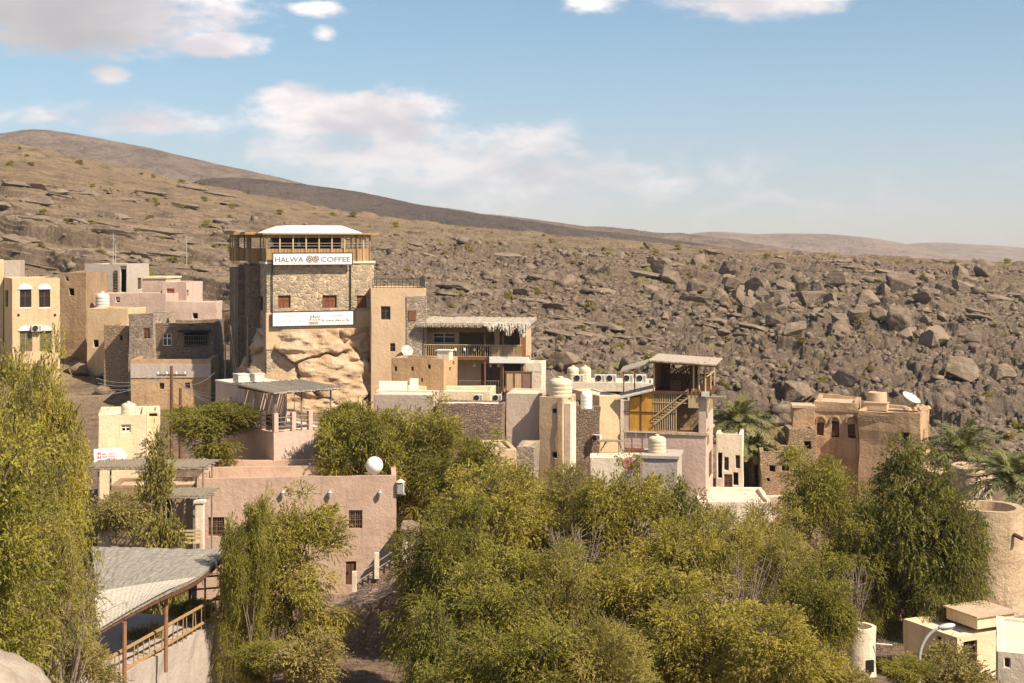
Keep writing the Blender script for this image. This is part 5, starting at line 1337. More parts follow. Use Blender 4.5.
# street lamp
t = thing('street_lamp', 'curved grey street lamp in front of the sand coloured house', 'street lamp', (at(918.5, 56).x, 56, gz(at(918.5, 56).x, 56)))
zt = zrow(623, 56)-t.location.z; k = 56/F
pts = [(0, 0, 0), (0, 0, zt-2.4), (.02, 0, zt-1.5)]+[(.02+k*28*(1-math.cos(a)), 0, zt-1.5+1.35*math.sin(a)) for a in np.linspace(.15, 1.35, 9)]
MB().tube(pts, .085, 10, .05).build('post', 'grey_metal', t, smooth=True)
e = Vector(pts[-1]); M_ = Matrix.Translation(e+Vector((.22, 0, .05))) @ Matrix.Rotation(R(-10), 4, 'Y') @ Matrix.Diagonal((.36, .16, .11, 1))
b = MB().lathe([(math.sin(math.pi*i/12), -math.cos(math.pi*i/12)) for i in range(13)], 20); b.build('lamp_head', 'white_metal', t, M=M_, smooth=True)
MB().box(-.2, -.1, -.135, .25, .1, -.09).build('lens', 'grey_plastic', t, M=Matrix.Translation(e+Vector((.2, 0, .06))) @ Matrix.Rotation(R(-10), 4, 'Y'))

# pale rock in the near corner
n = 60
TH2, PH2 = np.meshgrid(np.linspace(0, 2*math.pi, n), np.linspace(0, math.pi, 40))
c = at(-22, 19, 752); X = np.cos(TH2)*np.sin(PH2); Y = np.sin(TH2)*np.sin(PH2); Z = np.cos(PH2)
k = 1+.12*fbm(X*2+Z, Y*2+3, 3, 5)+.03*fbm(X*8, Y*8+Z*6, 3, 6)
me = grid_mesh('boulder', np.stack([c.x+X*1.05*k, c.y+Y*1.6*k, c.z+Z*1.22*k], -1)); o = link_mesh('boulder', me, MATS['pale_rock']); tag(o, 'smooth pale boulder under the nearest tree', 'boulder')
MB_ = MB().bar((c.x+.1, c.y, c.z-6), (c.x+.1, c.y, c.z+.2), 1.1, 14, .9); o2 = MB_.build('rock_plinth', 'pale_rock', None, .2, 1.0); tag(o2, 'rough pale rock pedestal beneath the smooth boulder', 'rock')

# ================================================================== foliage
def leaf_mat(name, a, bcol, c, trans=.42):
    m = bpy.data.materials.new(name); m.use_nodes = True; nt = m.node_tree; nt.nodes.clear(); g = G(nt)
    at_ = g.n('ShaderNodeAttribute', attribute_name='tint'); isl = g.n('ShaderNodeNewGeometry').outputs['Random Per Island']
    k = g.mix(at_.outputs['Fac'], a, bcol)
    k = g.mix(g.m('MULTIPLY', g.ramp(isl, .55, 1.0), .7), k, c)
    k = g.mix(g.m('MULTIPLY', g.ramp(isl, .90, .91), .7 if 'palm' not in name else 0.0), k, (.36, .25, .165))
    oi = g.n('ShaderNodeObjectInfo').outputs['Random']
    k = g.mix(g.m('MULTIPLY', oi, .3), k, mul(bcol, .8))
    d = g.n('ShaderNodeBsdfPrincipled'); g.put(d.inputs['Base Color'], k); d.inputs['Roughness'].default_value = .6; d.inputs['Specular IOR Level'].default_value = .25
    t = g.n('ShaderNodeBsdfTranslucent'); g.put(t.inputs['Color'], g.mix(1.0, k, (1.25, 1.15, .5), 'MULTIPLY'))
    mx = g.n('ShaderNodeMixShader'); mx.inputs[0].default_value = trans
    nt.links.new(d.outputs[0], mx.inputs[1]); nt.links.new(t.outputs[0], mx.inputs[2])
    o = g.n('ShaderNodeOutputMaterial'); nt.links.new(mx.outputs[0], o.inputs[0])
    MATS[name] = m
leaf_mat('leaf_olive', (0.522, 0.455, 0.076), (0.185, 0.177, 0.036), (0.671, 0.520, 0.129))
leaf_mat('leaf_dark', (0.312, 0.305, 0.059), (0.104, 0.113, 0.026), (0.428, 0.366, 0.090))
leaf_mat('leaf_yellow', (0.482, 0.419, 0.090), (0.184, 0.178, 0.046), (0.591, 0.450, 0.197))
leaf_mat('leaf_grey', (0.437, 0.372, 0.119), (0.172, 0.150, 0.048), (0.558, 0.427, 0.189))
leaf_mat('leaf_bright', (0.392, 0.366, 0.059), (0.139, 0.142, 0.026), (0.538, 0.444, 0.083))
leaf_mat("palm_leaf", (.21, .215, .075), (.12, .13, .045), (.29, .24, .11), .2)
leaf_mat('dry_palm', (.30, .22, .11), (.22, .16, .08), (.34, .26, .14), .2)
wood('bark', (.25, .18, .125), .5, (5, 5, 1.2), .9); wood('pale_twig', (.32, .245, .19), .6, (6, 6, 2), .9)

def leaf_mesh(name, base, tip, width, normal, tint):
    n = len(base)
    d = tip-base; side = np.cross(d, normal); side /= np.linalg.norm(side, axis=1)[:, None]+1e-9
    mid = base+d*.45
    V = np.stack([base, mid-side*width[:, None], tip, mid+side*width[:, None]], 1).reshape(-1, 3)
    me = bpy.data.meshes.new(name)
    me.vertices.add(4*n); me.vertices.foreach_set('co', V.reshape(-1).astype(np.float32))
    me.loops.add(4*n); me.loops.foreach_set('vertex_index', np.arange(4*n, dtype=np.int32))
    me.polygons.add(n); me.polygons.foreach_set('loop_start', (np.arange(n)*4).astype(np.int32))
    me.update(calc_edges=True)
    a = me.attributes.new('tint', 'FLOAT', 'POINT'); a.data.foreach_set('value', np.repeat(tint, 4).astype(np.float32))
    return me
def rdir(rng, n):
    v = rng.normal(size=(n, 3)); return v/np.linalg.norm(v, axis=1)[:, None]
def make_tree(seed, H, W, crown0, nclump, nspray, nleaf, L=.2, wd=.035, droop=.5, m='leaf_olive', spray=.6, trunk_r=.22, shape=1.0, clr=(.55, 1.05), stems=1, multi=7):
    """unit tree of height H and crown diameter W, base at the origin; returns (trunk mesh, crown mesh)"""
    rng = np.random.default_rng(seed); rnd = random.Random(seed)
    # lumpy crown: several lobes
    lobes = []
    zc = H*(crown0+1)/2; hz = H*(1-crown0)/2
    for k in range(multi):
        a = 2*math.pi*k/multi+rnd.uniform(-.5, .5); rr = rnd.uniform(.25, .62)*W/2 if k else 0
        zz = zc+hz*rnd.uniform(-.8, .45) if k else zc+hz*.42
        lobes.append((rr*math.cos(a), rr*math.sin(a), zz, W/2*rnd.uniform(.30, .50), hz*rnd.uniform(.26, .42)))
    C = []; tints = []
    while len(C) < nclump:
        lx, ly, lz, lr, lh = rnd.choice(lobes)
        v = rdir(rng, 1)[0]; q = rnd.random()**.38
        p = np.array([lx+v[0]*lr*q, ly+v[1]*lr*q, lz+v[2]*lh*q])
        C.append(p); tints.append(rnd.random())
    C = np.array(C); tints = np.array(tints)
    # limbs
    tb = MB(); r0 = trunk_r
    nodes = []
    for s_ in range(stems):
        ang = rnd.uniform(0, 6.28); off = .25*(stems > 1)
        p = Vector((off*math.cos(ang), off*math.sin(ang), -1.2)); pts = [p.copy()]
        top = H*crown0+hz*.35; lean = Vector((rnd.uniform(-.12, .12), rnd.uniform(-.12, .12), 0))*H*(1+.8*(stems > 1))
        for k in range(1, 7):
            q = k/6; pts.append(Vector((p.x+lean.x*q*q+rnd.uniform(-.1, .1), p.y+lean.y*q*q+rnd.uniform(-.1, .1), -1.2+(top+1.2)*q)))
        tb.tube(pts, r0/math.sqrt(stems)*1.15, 9, r0*.55/math.sqrt(stems))
        nodes += [(pts[k], r0*.6/math.sqrt(stems)) for k in (3, 4, 5, 6)]
    for lx, ly, lz, lr, lh in lobes:
        e = Vector((lx, ly, lz)); s0, rr = min(nodes[:4*stems], key=lambda q: (q[0]-e).length+max(0, q[0].z-e.z)*2)
        pts = [s0.lerp(e, k/6)+Vector((rnd.uniform(-.18, .18), rnd.uniform(-.18, .18), .6*math.sin(math.pi*k/6)*.6)) for k in range(7)]
        pts[0] = s0
        tb.tube(pts, rr*.75, 7, rr*.3); nodes += [(pts[k], rr*.4) for k in (3, 5, 6)]
    nd = np.array([q[0][:] for q in nodes])
    for i, c in enumerate(C):
        j = int(np.argmin(np.linalg.norm(nd-c, axis=1))); s0 = Vector(nd[j]); e = Vector(c)
        mid = s0.lerp(e, .5)+Vector((rnd.uniform(-.2, .2), rnd.uniform(-.2, .2), rnd.uniform(0, .3)))
        tb.tube([s0, mid, e], min(.05, nodes[j][1]), 4, .014)
    for i in range(int(nclump*.9)):      # bare twigs that stick out of the crown
        c = Vector(C[rnd.randrange(len(C))]); o_ = Vector((c.x, c.y, (c.z-zc)*.8)); o_ = o_.normalized() if o_.length > .1 else Vector((0, 0, 1))
        e = c+(o_+Vector((rnd.uniform(-.5, .5), rnd.uniform(-.5, .5), rnd.uniform(-.2, .6))))*rnd.uniform(.5, 1.1)*clr[1]
        tb.tube([c, c.lerp(e, .5)+Vector((rnd.uniform(-.1, .1), rnd.uniform(-.1, .1), .05)), e], .022, 4, .007)
    # leaves: drooping sprays
    N = nclump*nspray
    ci = np.repeat(np.arange(nclump), nspray)
    rc = rng.uniform(clr[0], clr[1], nclump)
    v = rdir(rng, N); start = C[ci]+v*(rc[ci]*rng.uniform(0, 1, N)**.5)[:, None]*np.array([1, 1, .75])
    out = C[ci]-np.array([0, 0, zc-.3*hz]); out /= np.linalg.norm(out, axis=1)[:, None]+1e-6
    d = v*.7+out*.5+rdir(rng, N)*.5+np.array([0, 0, .15]); d /= np.linalg.norm(d, axis=1)[:, None]
    Ls = spray*rng.uniform(.5, 1.3, N)
    t = (np.arange(nleaf)+.5)/nleaf
    P = start[:, None, :]+d[:, None, :]*(Ls[:, None]*t)[..., None]; P[..., 2] -= droop*Ls[:, None]*t**2*rng.uniform(.5, 1.5, (N, 1))
    T = d[:, None, :]*np.ones((1, nleaf, 1)); T[..., 2] -= 2*droop*t*1.0
    P = P.reshape(-1, 3); T = T.reshape(-1, 3); T /= np.linalg.norm(T, axis=1)[:, None]
    M_ = len(P); ax = T+rdir(rng, M_)*.9; ax /= np.linalg.norm(ax, axis=1)[:, None]
    Ln = L*rng.uniform(.6, 1.35, M_)
    nrm = rdir(rng, M_)*.8+np.array([0, 0, .7])
    tint = np.clip(np.repeat(tints[ci], nleaf)+rng.normal(0, .15, M_), 0, 1)
    me = leaf_mesh('crown', P-ax*Ln[:, None]*.5, P+ax*Ln[:, None]*.5, wd*rng.uniform(.7, 1.4, M_), nrm, tint)
    me.materials.append(MATS[m])
    tk = tb.build('trunk', 'bark'); tm = tk.data; bpy.data.objects.remove(tk)
    He = float(np.percentile(P[:, 2], 99.3)); We = 2*float(np.percentile(np.hypot(P[:, 0], P[:, 1]), 97))
    return tm, me, He, We
PROTO = {}
def proto(key, **kw): PROTO[key] = make_tree(**kw)
proto('mesquite_a', seed=1, H=12, W=9, crown0=.22, nclump=150, nspray=66, nleaf=10, L=.165, wd=.027, droop=.45, m='leaf_olive', clr=(.5, .95), multi=13)
proto('mesquite_b', seed=2, H=12, W=8, crown0=.18, nclump=140, nspray=66, nleaf=10, L=.165, wd=.027, droop=.5, m='leaf_bright', clr=(.5, .9), multi=13, stems=2)
proto('mesquite_c', seed=3, H=12, W=9, crown0=.15, nclump=130, nspray=72, nleaf=11, L=.125, wd=.022, droop=.4, m='leaf_yellow', clr=(.45, .95), multi=12, stems=2)
proto('dark_tree', seed=4, H=12, W=9, crown0=.15, nclump=260, nspray=42, nleaf=9, L=.20, wd=.034, droop=.75, m='leaf_dark', clr=(.5, .95), multi=12)
proto('bright_tree', seed=5, H=8, W=7, crown0=.2, nclump=150, nspray=54, nleaf=9, L=.16, wd=.033, droop=.35, m='leaf_bright', clr=(.45, .85), multi=9, stems=2)
proto('grey_bush', seed=6, H=4, W=5, crown0=.0, nclump=90, nspray=30, nleaf=8, L=.16, wd=.03, droop=.25, m='leaf_grey', clr=(.35, .7), multi=7, stems=3, trunk_r=.1, spray=.55)
proto('vine_tree', seed=7, H=8, W=5, crown0=.08, nclump=110, nspray=44, nleaf=9, L=.17, wd=.036, droop=.4, m='leaf_yellow', clr=(.4, .8), multi=9, stems=2)
def place_tree(key, px, top, D, wpx, label, name='tree', cat='tree', group=None, seed=0, base=None):
    tm, cm, H, W = PROTO[key]
    P = at(px, D); zb = gz(P.x, P.y) if base is None else zrow(base, D)
    hz = zrow(top, D)-zb; wx = wpx/F*D*1.15
    t = thing(name, label, cat, (P.x, P.y, zb), seed*1.37, group)
    t.scale = (wx/W, wx/W, hz/H)
    for nm, me in (('trunk', tm), ('crown', cm)):
        o = bpy.data.objects.new(nm, me); col.objects.link(o); o.parent = t
    return t
TR = [
 ('mesquite_c', 0, 358, 50, 150, 'tall feathery olive tree at the western edge, its crown reaching over the shed roof'),
 ('mesquite_a', 38, 362, 57, 84, 'feathery olive tree right against the cream house with the arrow sign'),
 ('mesquite_c', 22, 500, 44, 120, 'low spreading tree in front of the palm mat roof, closest of all'),
 ('mesquite_b', -40, 440, 40, 200, 'shadowed tree cut off by the western edge, above the pale boulder'),
 ('vine_tree', 163, 440, 77, 46, 'yellow green tree growing through the twig pergola'),
 ('grey_bush', 117, 495, 70, 60, 'bright leafy shrub under the long twig pergola'),
 ('bright_tree', 214, 404, 93, 84, 'olive bushy tree between the utility poles and the terrace house'),
 ('mesquite_a', 288, 505, 68, 112, 'feathery tree standing before the windows of the long pink house'),
 ('mesquite_b', 247, 500, 64, 50, 'slender tree beside the shed posts, hiding the corner of the pink house'),
 ('grey_bush', 312, 636, 58, 76, 'pale grey green bush in front of the rubble retaining wall'),
 ('bright_tree', 360, 410, 90, 74, 'vine covered tree climbing over the terrace railing'),
 ('mesquite_a', 412, 408, 92, 92, 'broad tree behind the roof of the long pink house'),
 ('mesquite_b', 466, 436, 91, 90, 'tree below the white terrace house, touching the stone wall'),
 ('mesquite_b', 442, 500, 67, 92, 'drooping tree at the foot of the stone stairs with white posts'),
 ('mesquite_a', 500, 468, 74, 120, 'wide tree below the stepped tan house'),
 ('mesquite_c', 566, 470, 76, 110, 'yellowish tree below the tank tower'),
 ('mesquite_a', 618, 474, 72, 100, 'tree in front of the white wall with the red mark'),
 ('dark_tree', 672, 488, 74, 84, 'darker tree before the pink cafe house wall'),
 ('mesquite_b', 480, 560, 58, 130, 'low tree in the midst of the grove, below the stepped tan house'),
 ('mesquite_c', 560, 545, 60, 120, 'tree in the heart of the grove with thin yellow sprays'),
 ('mesquite_a', 640, 560, 60, 120, 'tree in the grove below the cafe, rounded and even'),
 ('mesquite_b', 528, 618, 50, 130, 'nearest tree of the grove, its trunk below the edge of view'),
 ('mesquite_c', 612, 622, 49, 120, 'near yellowish tree of the grove with bare twigs'),
 ('dark_tree', 432, 610, 54, 80, 'shaded tree beside the rubble retaining wall'),
 ('mesquite_c', 722, 512, 68, 100, 'thin tree with bare branches below the pale terrace'),
 ('mesquite_a', 700, 598, 55, 130, 'tree at the lower edge of the grove, between bare twigs and the round hut'),
 ('mesquite_c', 790, 540, 66, 110, 'tree below the ruined brick house'),
 ('mesquite_b', 812, 560, 61, 84, 'drooping tree just above the white round hut'),
 ('mesquite_a', 772, 612, 52, 120, 'spreading tree at the bottom of the grove, west of the white round hut'),
 ('mesquite_b', 826, 452, 86, 88, 'lighter tree against the niched ruin'),
 ('dark_tree', 905, 450, 78, 124, 'tall dark tree in front of the arched ruin, largest on the east'),
 ('dark_tree', 950, 500, 76, 80, 'dark drooping tree half covering the round plastered house'),
 ('mesquite_c', 770, 505, 72, 90, 'loose tree under the edge of the pale terrace, before the rubble bank'),
 ('mesquite_a', 690, 520, 66, 90, 'tree between the leafless shrubs in the grove'),
 ('mesquite_b', 872, 520, 77, 70, 'tree filling the gap between the dark tree and the grove'),
 ('bright_tree', 192, 602, 66, 40, 'leafy bush growing under the palm mat shed roof'),
 ('grey_bush', 148, 626, 62, 44, 'yellowed bush behind the bamboo rail of the shed'),
 ('grey_bush', 950, 650, 58, 90, 'bush at the doorway of the sand coloured house'),
 ('bright_tree', 908, 660, 54, 50, 'leafy bush at the foot of the street lamp'),
 ('grey_bush', 850, 670, 52, 60, 'pale bush below the white round hut'),
 ('grey_bush', 78, 640, 48, 66, 'dry bush beside the pale boulder, under the spreading tree'),
 ('bright_tree', 268, 645, 60, 60, 'leafy bush between the slender trees and the terrace wall'),
]
for i, (k, px, top, D, wpx, lab) in enumerate(TR):
    sh = 'bush' in lab.split(',')[0] or 'shrub' in lab.split(',')[0]
    nb = (HOR+ (0)) if False else None
    b = None
    if k == 'grey_bush' or (sh and k == 'bright_tree'): b = top+wpx*.8
    place_tree(k, px, top, D, wpx, lab, 'bush' if sh else 'tree', 'bush' if sh else 'tree', None, i, b)
place_tree('bright_tree', 347, 405, 91.5, 44, 'green creeper mass hanging at the east corner of the canopied terrace', 'creeper', 'climbing plant', None, 3, 465)

# bare pinkish twigs among the grove
def bare_bush(px, D, top, hgt, wpx, label, seed):
    rnd = random.Random(seed); P = at(px, D, top); t = thing('dry_shrub', label, 'shrub', (P.x, P.y, P.z-hgt))
    b = MB(); wv = wpx/F*D/2
    for k in range(34):
        a = rnd.uniform(0, 6.28); q = rnd.random()**.5; e = Vector((wv*q*math.cos(a), wv*.6*q*math.sin(a), hgt*rnd.uniform(.55, 1.0)))
        pts = [Vector((0, 0, -1)).lerp(e, j/4)+Vector((rnd.uniform(-.12, .12), 0, .5*math.sin(math.pi*j/4)*.4)) for j in range(5)]
        b.tube(pts, .05, 5, .015)
        for m_ in range(6):
            s0 = pts[2].lerp(pts[4], rnd.random()); b.tube([s0, s0+Vector((rnd.uniform(-.6, .6), rnd.uniform(-.4, .4), rnd.uniform(-.1, .6)))], .014, 4, .006)
    b.build('branches', 'pale_twig', t)
    return t
bare_bush(735, 62, 548, 5, 110, 'leafless pinkish shrub with long bare branches below the pale terrace', 1)
bare_bush(655, 64, 585, 4, 70, 'leafless shrub in the gap of the grove below the cafe', 2)
bare_bush(575, 68, 520, 4, 60, 'leafless reddish shrub before the rubble bank', 3)
bare_bush(850, 75, 560, 4, 46, 'tangled leafless twigs above the white round hut', 4)
bare_bush(60, 46, 560, 5, 110, 'grey leafless twigs showing through the spreading tree by the shed', 5)

# palms
def palm(px, D, top, hcrown, wpx, label, seed, trunk_h, scale_=1.75):
    rng = np.random.default_rng(seed); rnd = random.Random(seed)
    P = at(px, D); zc = zrow(top, D)-.72*wpx/F*D*.5*1.6
    g0 = gz(P.x, P.y); th = max(trunk_h, zc-g0)
    t = thing('palm_tree', label, 'palm tree', (P.x, P.y, zc-th))
    prof = []
    n = 26
    for i in range(n+1):
        z = -1+(th+1)*i/n; prof += [(.24, z), (.3, z+.06)]
    MB().lathe(prof+[(0, th+.2)], 12).build('trunk', 'bark', t, .03)
    Lf = wpx/F*D/2*1.6
    for k in range(40):
        a = 2.399*k; el = R(84-78*(k/40)**.8+rnd.uniform(-6, 6)); L = Lf*rnd.uniform(.85, 1.1)
        s = np.linspace(0, 1, 26)
        r = L*(s*math.cos(el)+.12*s*s); z = L*(s*math.sin(el)-(.42+.25*math.cos(el))*s**2.2)
        mid = np.stack([r*math.cos(a), r*math.sin(a), z+th], 1)
        tg = np.gradient(mid, axis=0); tg /= np.linalg.norm(tg, axis=1)[:, None]
        side = np.array([-math.sin(a), math.cos(a), 0]); up = np.cross(side[None], tg)
        idx = np.repeat(np.arange(3, 26), 4); fr = rng.uniform(0, 1, len(idx)); sgn = np.where(np.arange(len(idx)) % 2, 1, -1)
        i2 = np.minimum(idx+1, 25); b = mid[idx]*(1-fr[:, None])+mid[i2]*fr[:, None]
        LL = L*.21*np.sin(math.pi*np.clip((idx+fr)/26, .1, .97))**.6*rng.uniform(.8, 1.15, len(idx))
        dr = side[None]*sgn[:, None]*.8+tg[idx]*.75-up[idx]*rng.uniform(-.4, .15, len(idx))[:, None]+rdir(rng, len(idx))*.14
        dr /= np.linalg.norm(dr, axis=1)[:, None]
        tip = b+dr*LL[:, None]; tip[:, 2] -= .12*LL
        me = leaf_mesh('frond', np.concatenate([b, mid[:-1]]), np.concatenate([tip, mid[1:]]), np.concatenate([np.full(len(b), .028), np.full(25, .03)])*scale_, np.concatenate([up[idx]+rdir(rng, len(idx))*.3, up[:-1]]), np.concatenate([np.full(len(b), rnd.random()), np.full(25, .3)]))
        link_mesh('frond', me, MATS['dry_palm' if k > 36 else 'palm_leaf'], t)
    return t
palm(738, 113, 392, 4.2, 58, 'palm with upright fronds behind the white house next to the cafe', 1, 2)
palm(963, 104, 414, 4.6, 74, 'palm rising behind the small round clay tower', 2, 3)
palm(1012, 93, 442, 4.6, 72, 'palm at the eastern edge beside the round plastered house', 3, 3)
palm(752, 111, 430, 2.4, 34, 'young palm low beside the ruined doorway wall', 4, 1)

# ------------------------------------------------------------------ boulders on the hillside
def boulder_mesh(seed):
    rng = np.random.default_rng(seed); bm = bmesh.new()
    for p in rdir(rng, 13)*rng.uniform(.8, 1.0, (13, 1))*np.array([1, rng.uniform(.6, .85), rng.uniform(.55, .85)]): bm.verts.new(p)
    bmesh.ops.convex_hull(bm, input=bm.verts)
    for v in [v for v in bm.verts if not v.link_faces]: bm.verts.remove(v)
    bmesh.ops.bevel(bm, geom=bm.edges[:], offset=.025, segments=1, affect='EDGES')
    bmesh.ops.triangulate(bm, faces=bm.faces[:])
    bmesh.ops.subdivide_edges(bm, edges=bm.edges[:], cuts=2, use_grid_fill=True)
    P = np.array([v.co[:] for v in bm.verts])
    n = fbm(P[:, 0]*2+P[:, 2]*1.7+seed, P[:, 1]*2-P[:, 2]+seed, 4, seed); n2 = fbm(P[:, 0]*.6+seed, P[:, 2]*7+P[:, 0]*1.2, 3, seed+3)
    for i, v in enumerate(bm.verts): v.co *= 1+.11*n[i]+.10*n2[i]
    me = bpy.data.meshes.new('boulder'); bm.to_mesh(me); bm.free(); me.materials.append(MATS['boulder_rock'])
    return me
BM = [boulder_mesh(10+k) for k in range(9)]
def boulder(px, D, size_px, label, group, rnd, sink=.35, name='boulder', flat=1.0):
    P = at(px, D); s = size_px/F*D/2
    o = bpy.data.objects.new(name, rnd.choice(BM)); col.objects.link(o)
    o.location = (P.x, D, gz(P.x, D)+s*(.72*flat-sink*1.0)); o.rotation_euler = (rnd.uniform(-.35, .35), rnd.uniform(-.1, .6), rnd.uniform(-.9, .9)+3.14*(rnd.random() < .5))
    o.scale = (s*rnd.uniform(.9, 1.25), s*rnd.uniform(.8, 1.1), s*rnd.uniform(.75, 1.1)*flat)
    return tag(o, label, 'boulder', group)
rnd = random.Random(77)
def row_to_D(px, py, lo=124, hi=420):
    Ds = np.linspace(lo, hi, 260); X = (px-512)/F*Ds; rows = HOR-base_z(X, Ds)*F/Ds
    k = np.where(rows <= py)[0]
    return float(Ds[k[0]]) if len(k) else hi
# single landmarks: column, base row, width
for px, py, wd_, lab in ((796, 408, 46, 'large squared boulder behind the reddish ruined wall stub'), (846, 402, 34, 'long low boulder just behind the niched ruin'),
                         (700, 268, 30, 'dark boulder high on the slope under the skyline gap'), (808, 308, 40, 'broad boulder at the western end of the tall rock band'),
                         (882, 322, 46, 'tall leaning boulder in the middle of the rock band'), (905, 340, 38, 'steep boulder with a dark cleft in the rock band'),
                         (935, 345, 32, 'narrow boulder at the eastern end of the rock band'), (838, 335, 34, 'rounded boulder below the middle of the rock band'),
                         (960, 390, 48, 'wide sloping boulder above the palm by the clay tower'), (985, 280, 40, 'low wide boulder near the skyline on the east'),
                         (560, 375, 44, 'dark ledge boulder behind the white cube house'), (475, 312, 26, 'dark boulder just above the thatched roof'),
                         (450, 308, 24, 'dark boulder above the railed annex corner'), (1003, 385, 36, 'boulder on the slope at the eastern edge')):
    boulder(px, row_to_D(px, py), wd_, lab, None, rnd, .3)
for k in range(62):
    q = rnd.random(); px = 640+345*q; py = 279+72*q**1.3+rnd.gauss(0, 11); sz = rnd.uniform(13, 24)+12*(rnd.random() < .35)*(.3+.7*q)
    boulder(px, row_to_D(px, py), sz, 'steep block of the fractured rock band that dips across the eastern slope', 'steep blocks of the eastern rock band', rnd, rnd.uniform(.28, .45), flat=rnd.uniform(1.1, 1.6))
zones = (('grey brown boulder of the broken rock band on the eastern slope', 'boulders of the eastern rock band', 56, (760, 965), (278, 350), (12, 34)),
         ('weathered boulder of the scree between the cafe and the skyline', 'boulders of the scree above the cafe', 44, (540, 800), (262, 400), (6, 20)),
         ('weathered boulder of the scree above the ruins and the palms', 'boulders of the scree above the ruins', 40, (800, 1030), (265, 420), (6, 22)),
         ('dark boulder of the stony slope above the thatched roof', 'boulders above the thatched roof', 32, (385, 560), (235, 345), (5, 16)),
         ('brown boulder of the ledges above the western houses', 'boulders of the western ledges', 36, (0, 240), (205, 300), (5, 14)))
for lab, grp, n, xr, yr, sr in zones:
    cl = [(rnd.uniform(*xr), rnd.uniform(*yr)) for _ in range(max(5, n//7))]
    for k in range(n):
        c_ = rnd.choice(cl); px = min(xr[1], max(xr[0], c_[0]+rnd.gauss(0, 22))); py = min(yr[1], max(yr[0], c_[1]+rnd.gauss(0, 9)+(px-c_[0])*.25)); s = sr[0]+(sr[1]-sr[0])*rnd.random()**2.6
        boulder(px, row_to_D(px, py, 126), s, lab, grp, rnd, rnd.uniform(.2, .5), flat=rnd.uniform(.8, 1.5) if 'band' in grp else 1.0)
def ledge(px, py, len_px, th_px, lab, grp, rnd):
    D = row_to_D(px, py, 128); P = at(px, D); k = 1/F*D
    o = bpy.data.objects.new('rock_ledge', rnd.choice(BM)); col.objects.link(o)
    o.location = (P.x, D+.8, gz(P.x, D)+th_px*k*.22); o.rotation_euler = (rnd.uniform(-.15, .1), rnd.uniform(.06, .2), rnd.uniform(-.25, .15))
    o.scale = (len_px*k/2, rnd.uniform(1.2, 2.6), th_px*k*.75)
    tag(o, lab, 'rock', grp)
for k in range(64): ledge(rnd.uniform(-10, 235), rnd.uniform(188, 292), rnd.uniform(22, 80), rnd.uniform(4, 11), 'long flat rock ledge dipping across the western slope', 'rock ledges of the western slope', rnd)
for k in range(84): ledge(rnd.uniform(380, 800), rnd.uniform(246, 360), rnd.uniform(16, 60), rnd.uniform(5, 12), 'low flat rock ledge in the scree behind the thatched house and the cafe', 'rock ledges of the middle slope', rnd)
for k in range(40): ledge(rnd.uniform(760, 1030), rnd.uniform(262, 330), rnd.uniform(18, 60), rnd.uniform(4, 10), 'flat rock ledge near the skyline above the eastern rock band', 'rock ledges of the eastern skyline', rnd)
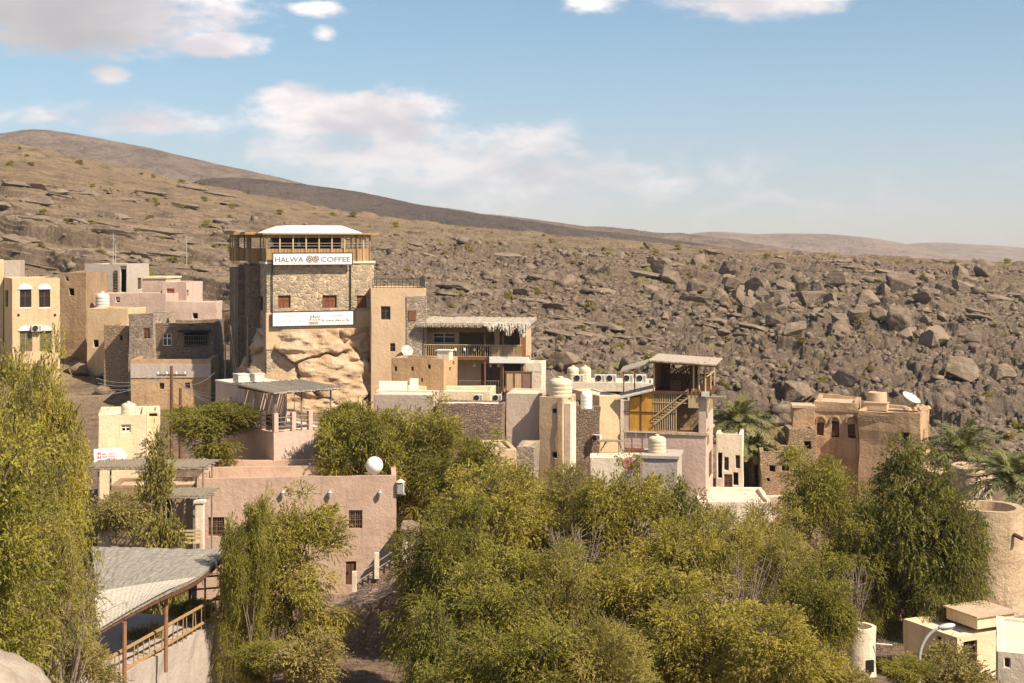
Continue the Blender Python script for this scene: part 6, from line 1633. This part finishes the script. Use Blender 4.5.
# rubble: thousands of small stones, one mass
def rubble():
    rng = np.random.default_rng(5); n = 20000
    px = rng.uniform(-40, 1064, n); D = np.exp(rng.uniform(math.log(127), math.log(330), n)); cm_ = fbm((px-512)/F*D/14, D/20, 3, 66); keep = rng.random(n) < np.where(px < 300, .3, 1)*sstep(-.3, .25, cm_); px, D = px[keep], D[keep]; n = len(px)
    X = (px-512)/F*D; Z = ground(X, D)
    base = []
    for s in range(10):
        bm = bmesh.new()
        for p in rdir(rng, 9)*np.array([1, .8, .7]): bm.verts.new(p)
        bmesh.ops.convex_hull(bm, input=bm.verts); [bm.verts.remove(v) for v in [v for v in bm.verts if not v.link_faces]]
        bmesh.ops.triangulate(bm, faces=bm.faces[:]); bm.verts.ensure_lookup_table(); bm.verts.index_update()
        base.append((np.array([v.co[:] for v in bm.verts]), np.array([[v.index for v in f.verts] for f in bm.faces]))); bm.free()
    V = []; Fc = []; o = 0
    sz = .16+.75*rng.random(n)**4
    row = fbm(X/26+D*.02, D/7, 3, 91); med = (rng.random(n) < .16*sstep(.0, .3, row)*np.where(px < 300, .5, 1)); sz = np.where(med, .55+1.5*rng.random(n)**2, sz)
    for i in range(n):
        b, f = base[i % 10]; a = rng.uniform(0, 6.28); c, s = math.cos(a), math.sin(a)
        q = b*sz[i]*np.array([1, 1, rng.uniform(.6, 1.1)]); q = np.stack([q[:, 0]*c-q[:, 1]*s, q[:, 0]*s+q[:, 1]*c, q[:, 2]], 1)
        V.append(q+np.array([X[i], D[i], Z[i]+sz[i]*.25])); Fc.append(f+o); o += len(b)
    V = np.concatenate(V); Fc = np.concatenate(Fc)
    me = bpy.data.meshes.new('rubble'); me.vertices.add(len(V)); me.vertices.foreach_set('co', V.reshape(-1).astype(np.float32))
    me.loops.add(Fc.size); me.loops.foreach_set('vertex_index', Fc.reshape(-1).astype(np.int32)); me.polygons.add(len(Fc)); me.polygons.foreach_set('loop_start', (np.arange(len(Fc))*3).astype(np.int32)); me.update(calc_edges=True)
    o = link_mesh('rubble', me, MATS['boulder_rock']); tag(o, 'small stones strewn over the rocky hillside', 'stones', None, 'stuff')
rubble()
# low dry shrubs on the hillside
proto('hill_shrub', seed=21, H=1.2, W=1.8, crown0=.0, nclump=26, nspray=12, nleaf=5, L=.16, wd=.05, droop=.15, m='leaf_grey', clr=(.15, .3), multi=5, stems=2, trunk_r=.05, spray=.3)
proto('hill_shrub_green', seed=22, H=1.2, W=1.8, crown0=.0, nclump=26, nspray=12, nleaf=5, L=.16, wd=.05, droop=.1, m='leaf_yellow', clr=(.15, .3), multi=5, stems=2, trunk_r=.05, spray=.3)
def shrub(px, D, k, s, lab, grp):
    tm, cm, H, W = PROTO[k]; x = (px-512)/F*D
    t = thing('shrub', lab, 'shrub', (x, D, gz(x, D)-.1), rnd.uniform(0, 6.28), grp); t.scale = (s, s, s*rnd.uniform(.7, 1.1))
    for nm, me in (('trunk', tm), ('crown', cm)):
        o = bpy.data.objects.new(nm, me); col.objects.link(o); o.parent = t
for k in range(230):
    px = rnd.uniform(-5, 1029); D = math.exp(rnd.uniform(math.log(132), math.log(430)))
    w_ = px < 360
    shrub(px, D, 'hill_shrub_green' if rnd.random() < .6 else 'hill_shrub', rnd.uniform(.35, 1.0)*(1+max(0, D-200)/400), 'low dry shrub on the sandy western slope' if w_ else 'low yellowish shrub among the stones of the eastern slope', 'dry shrubs of the western slope' if w_ else 'shrubs of the eastern slope')
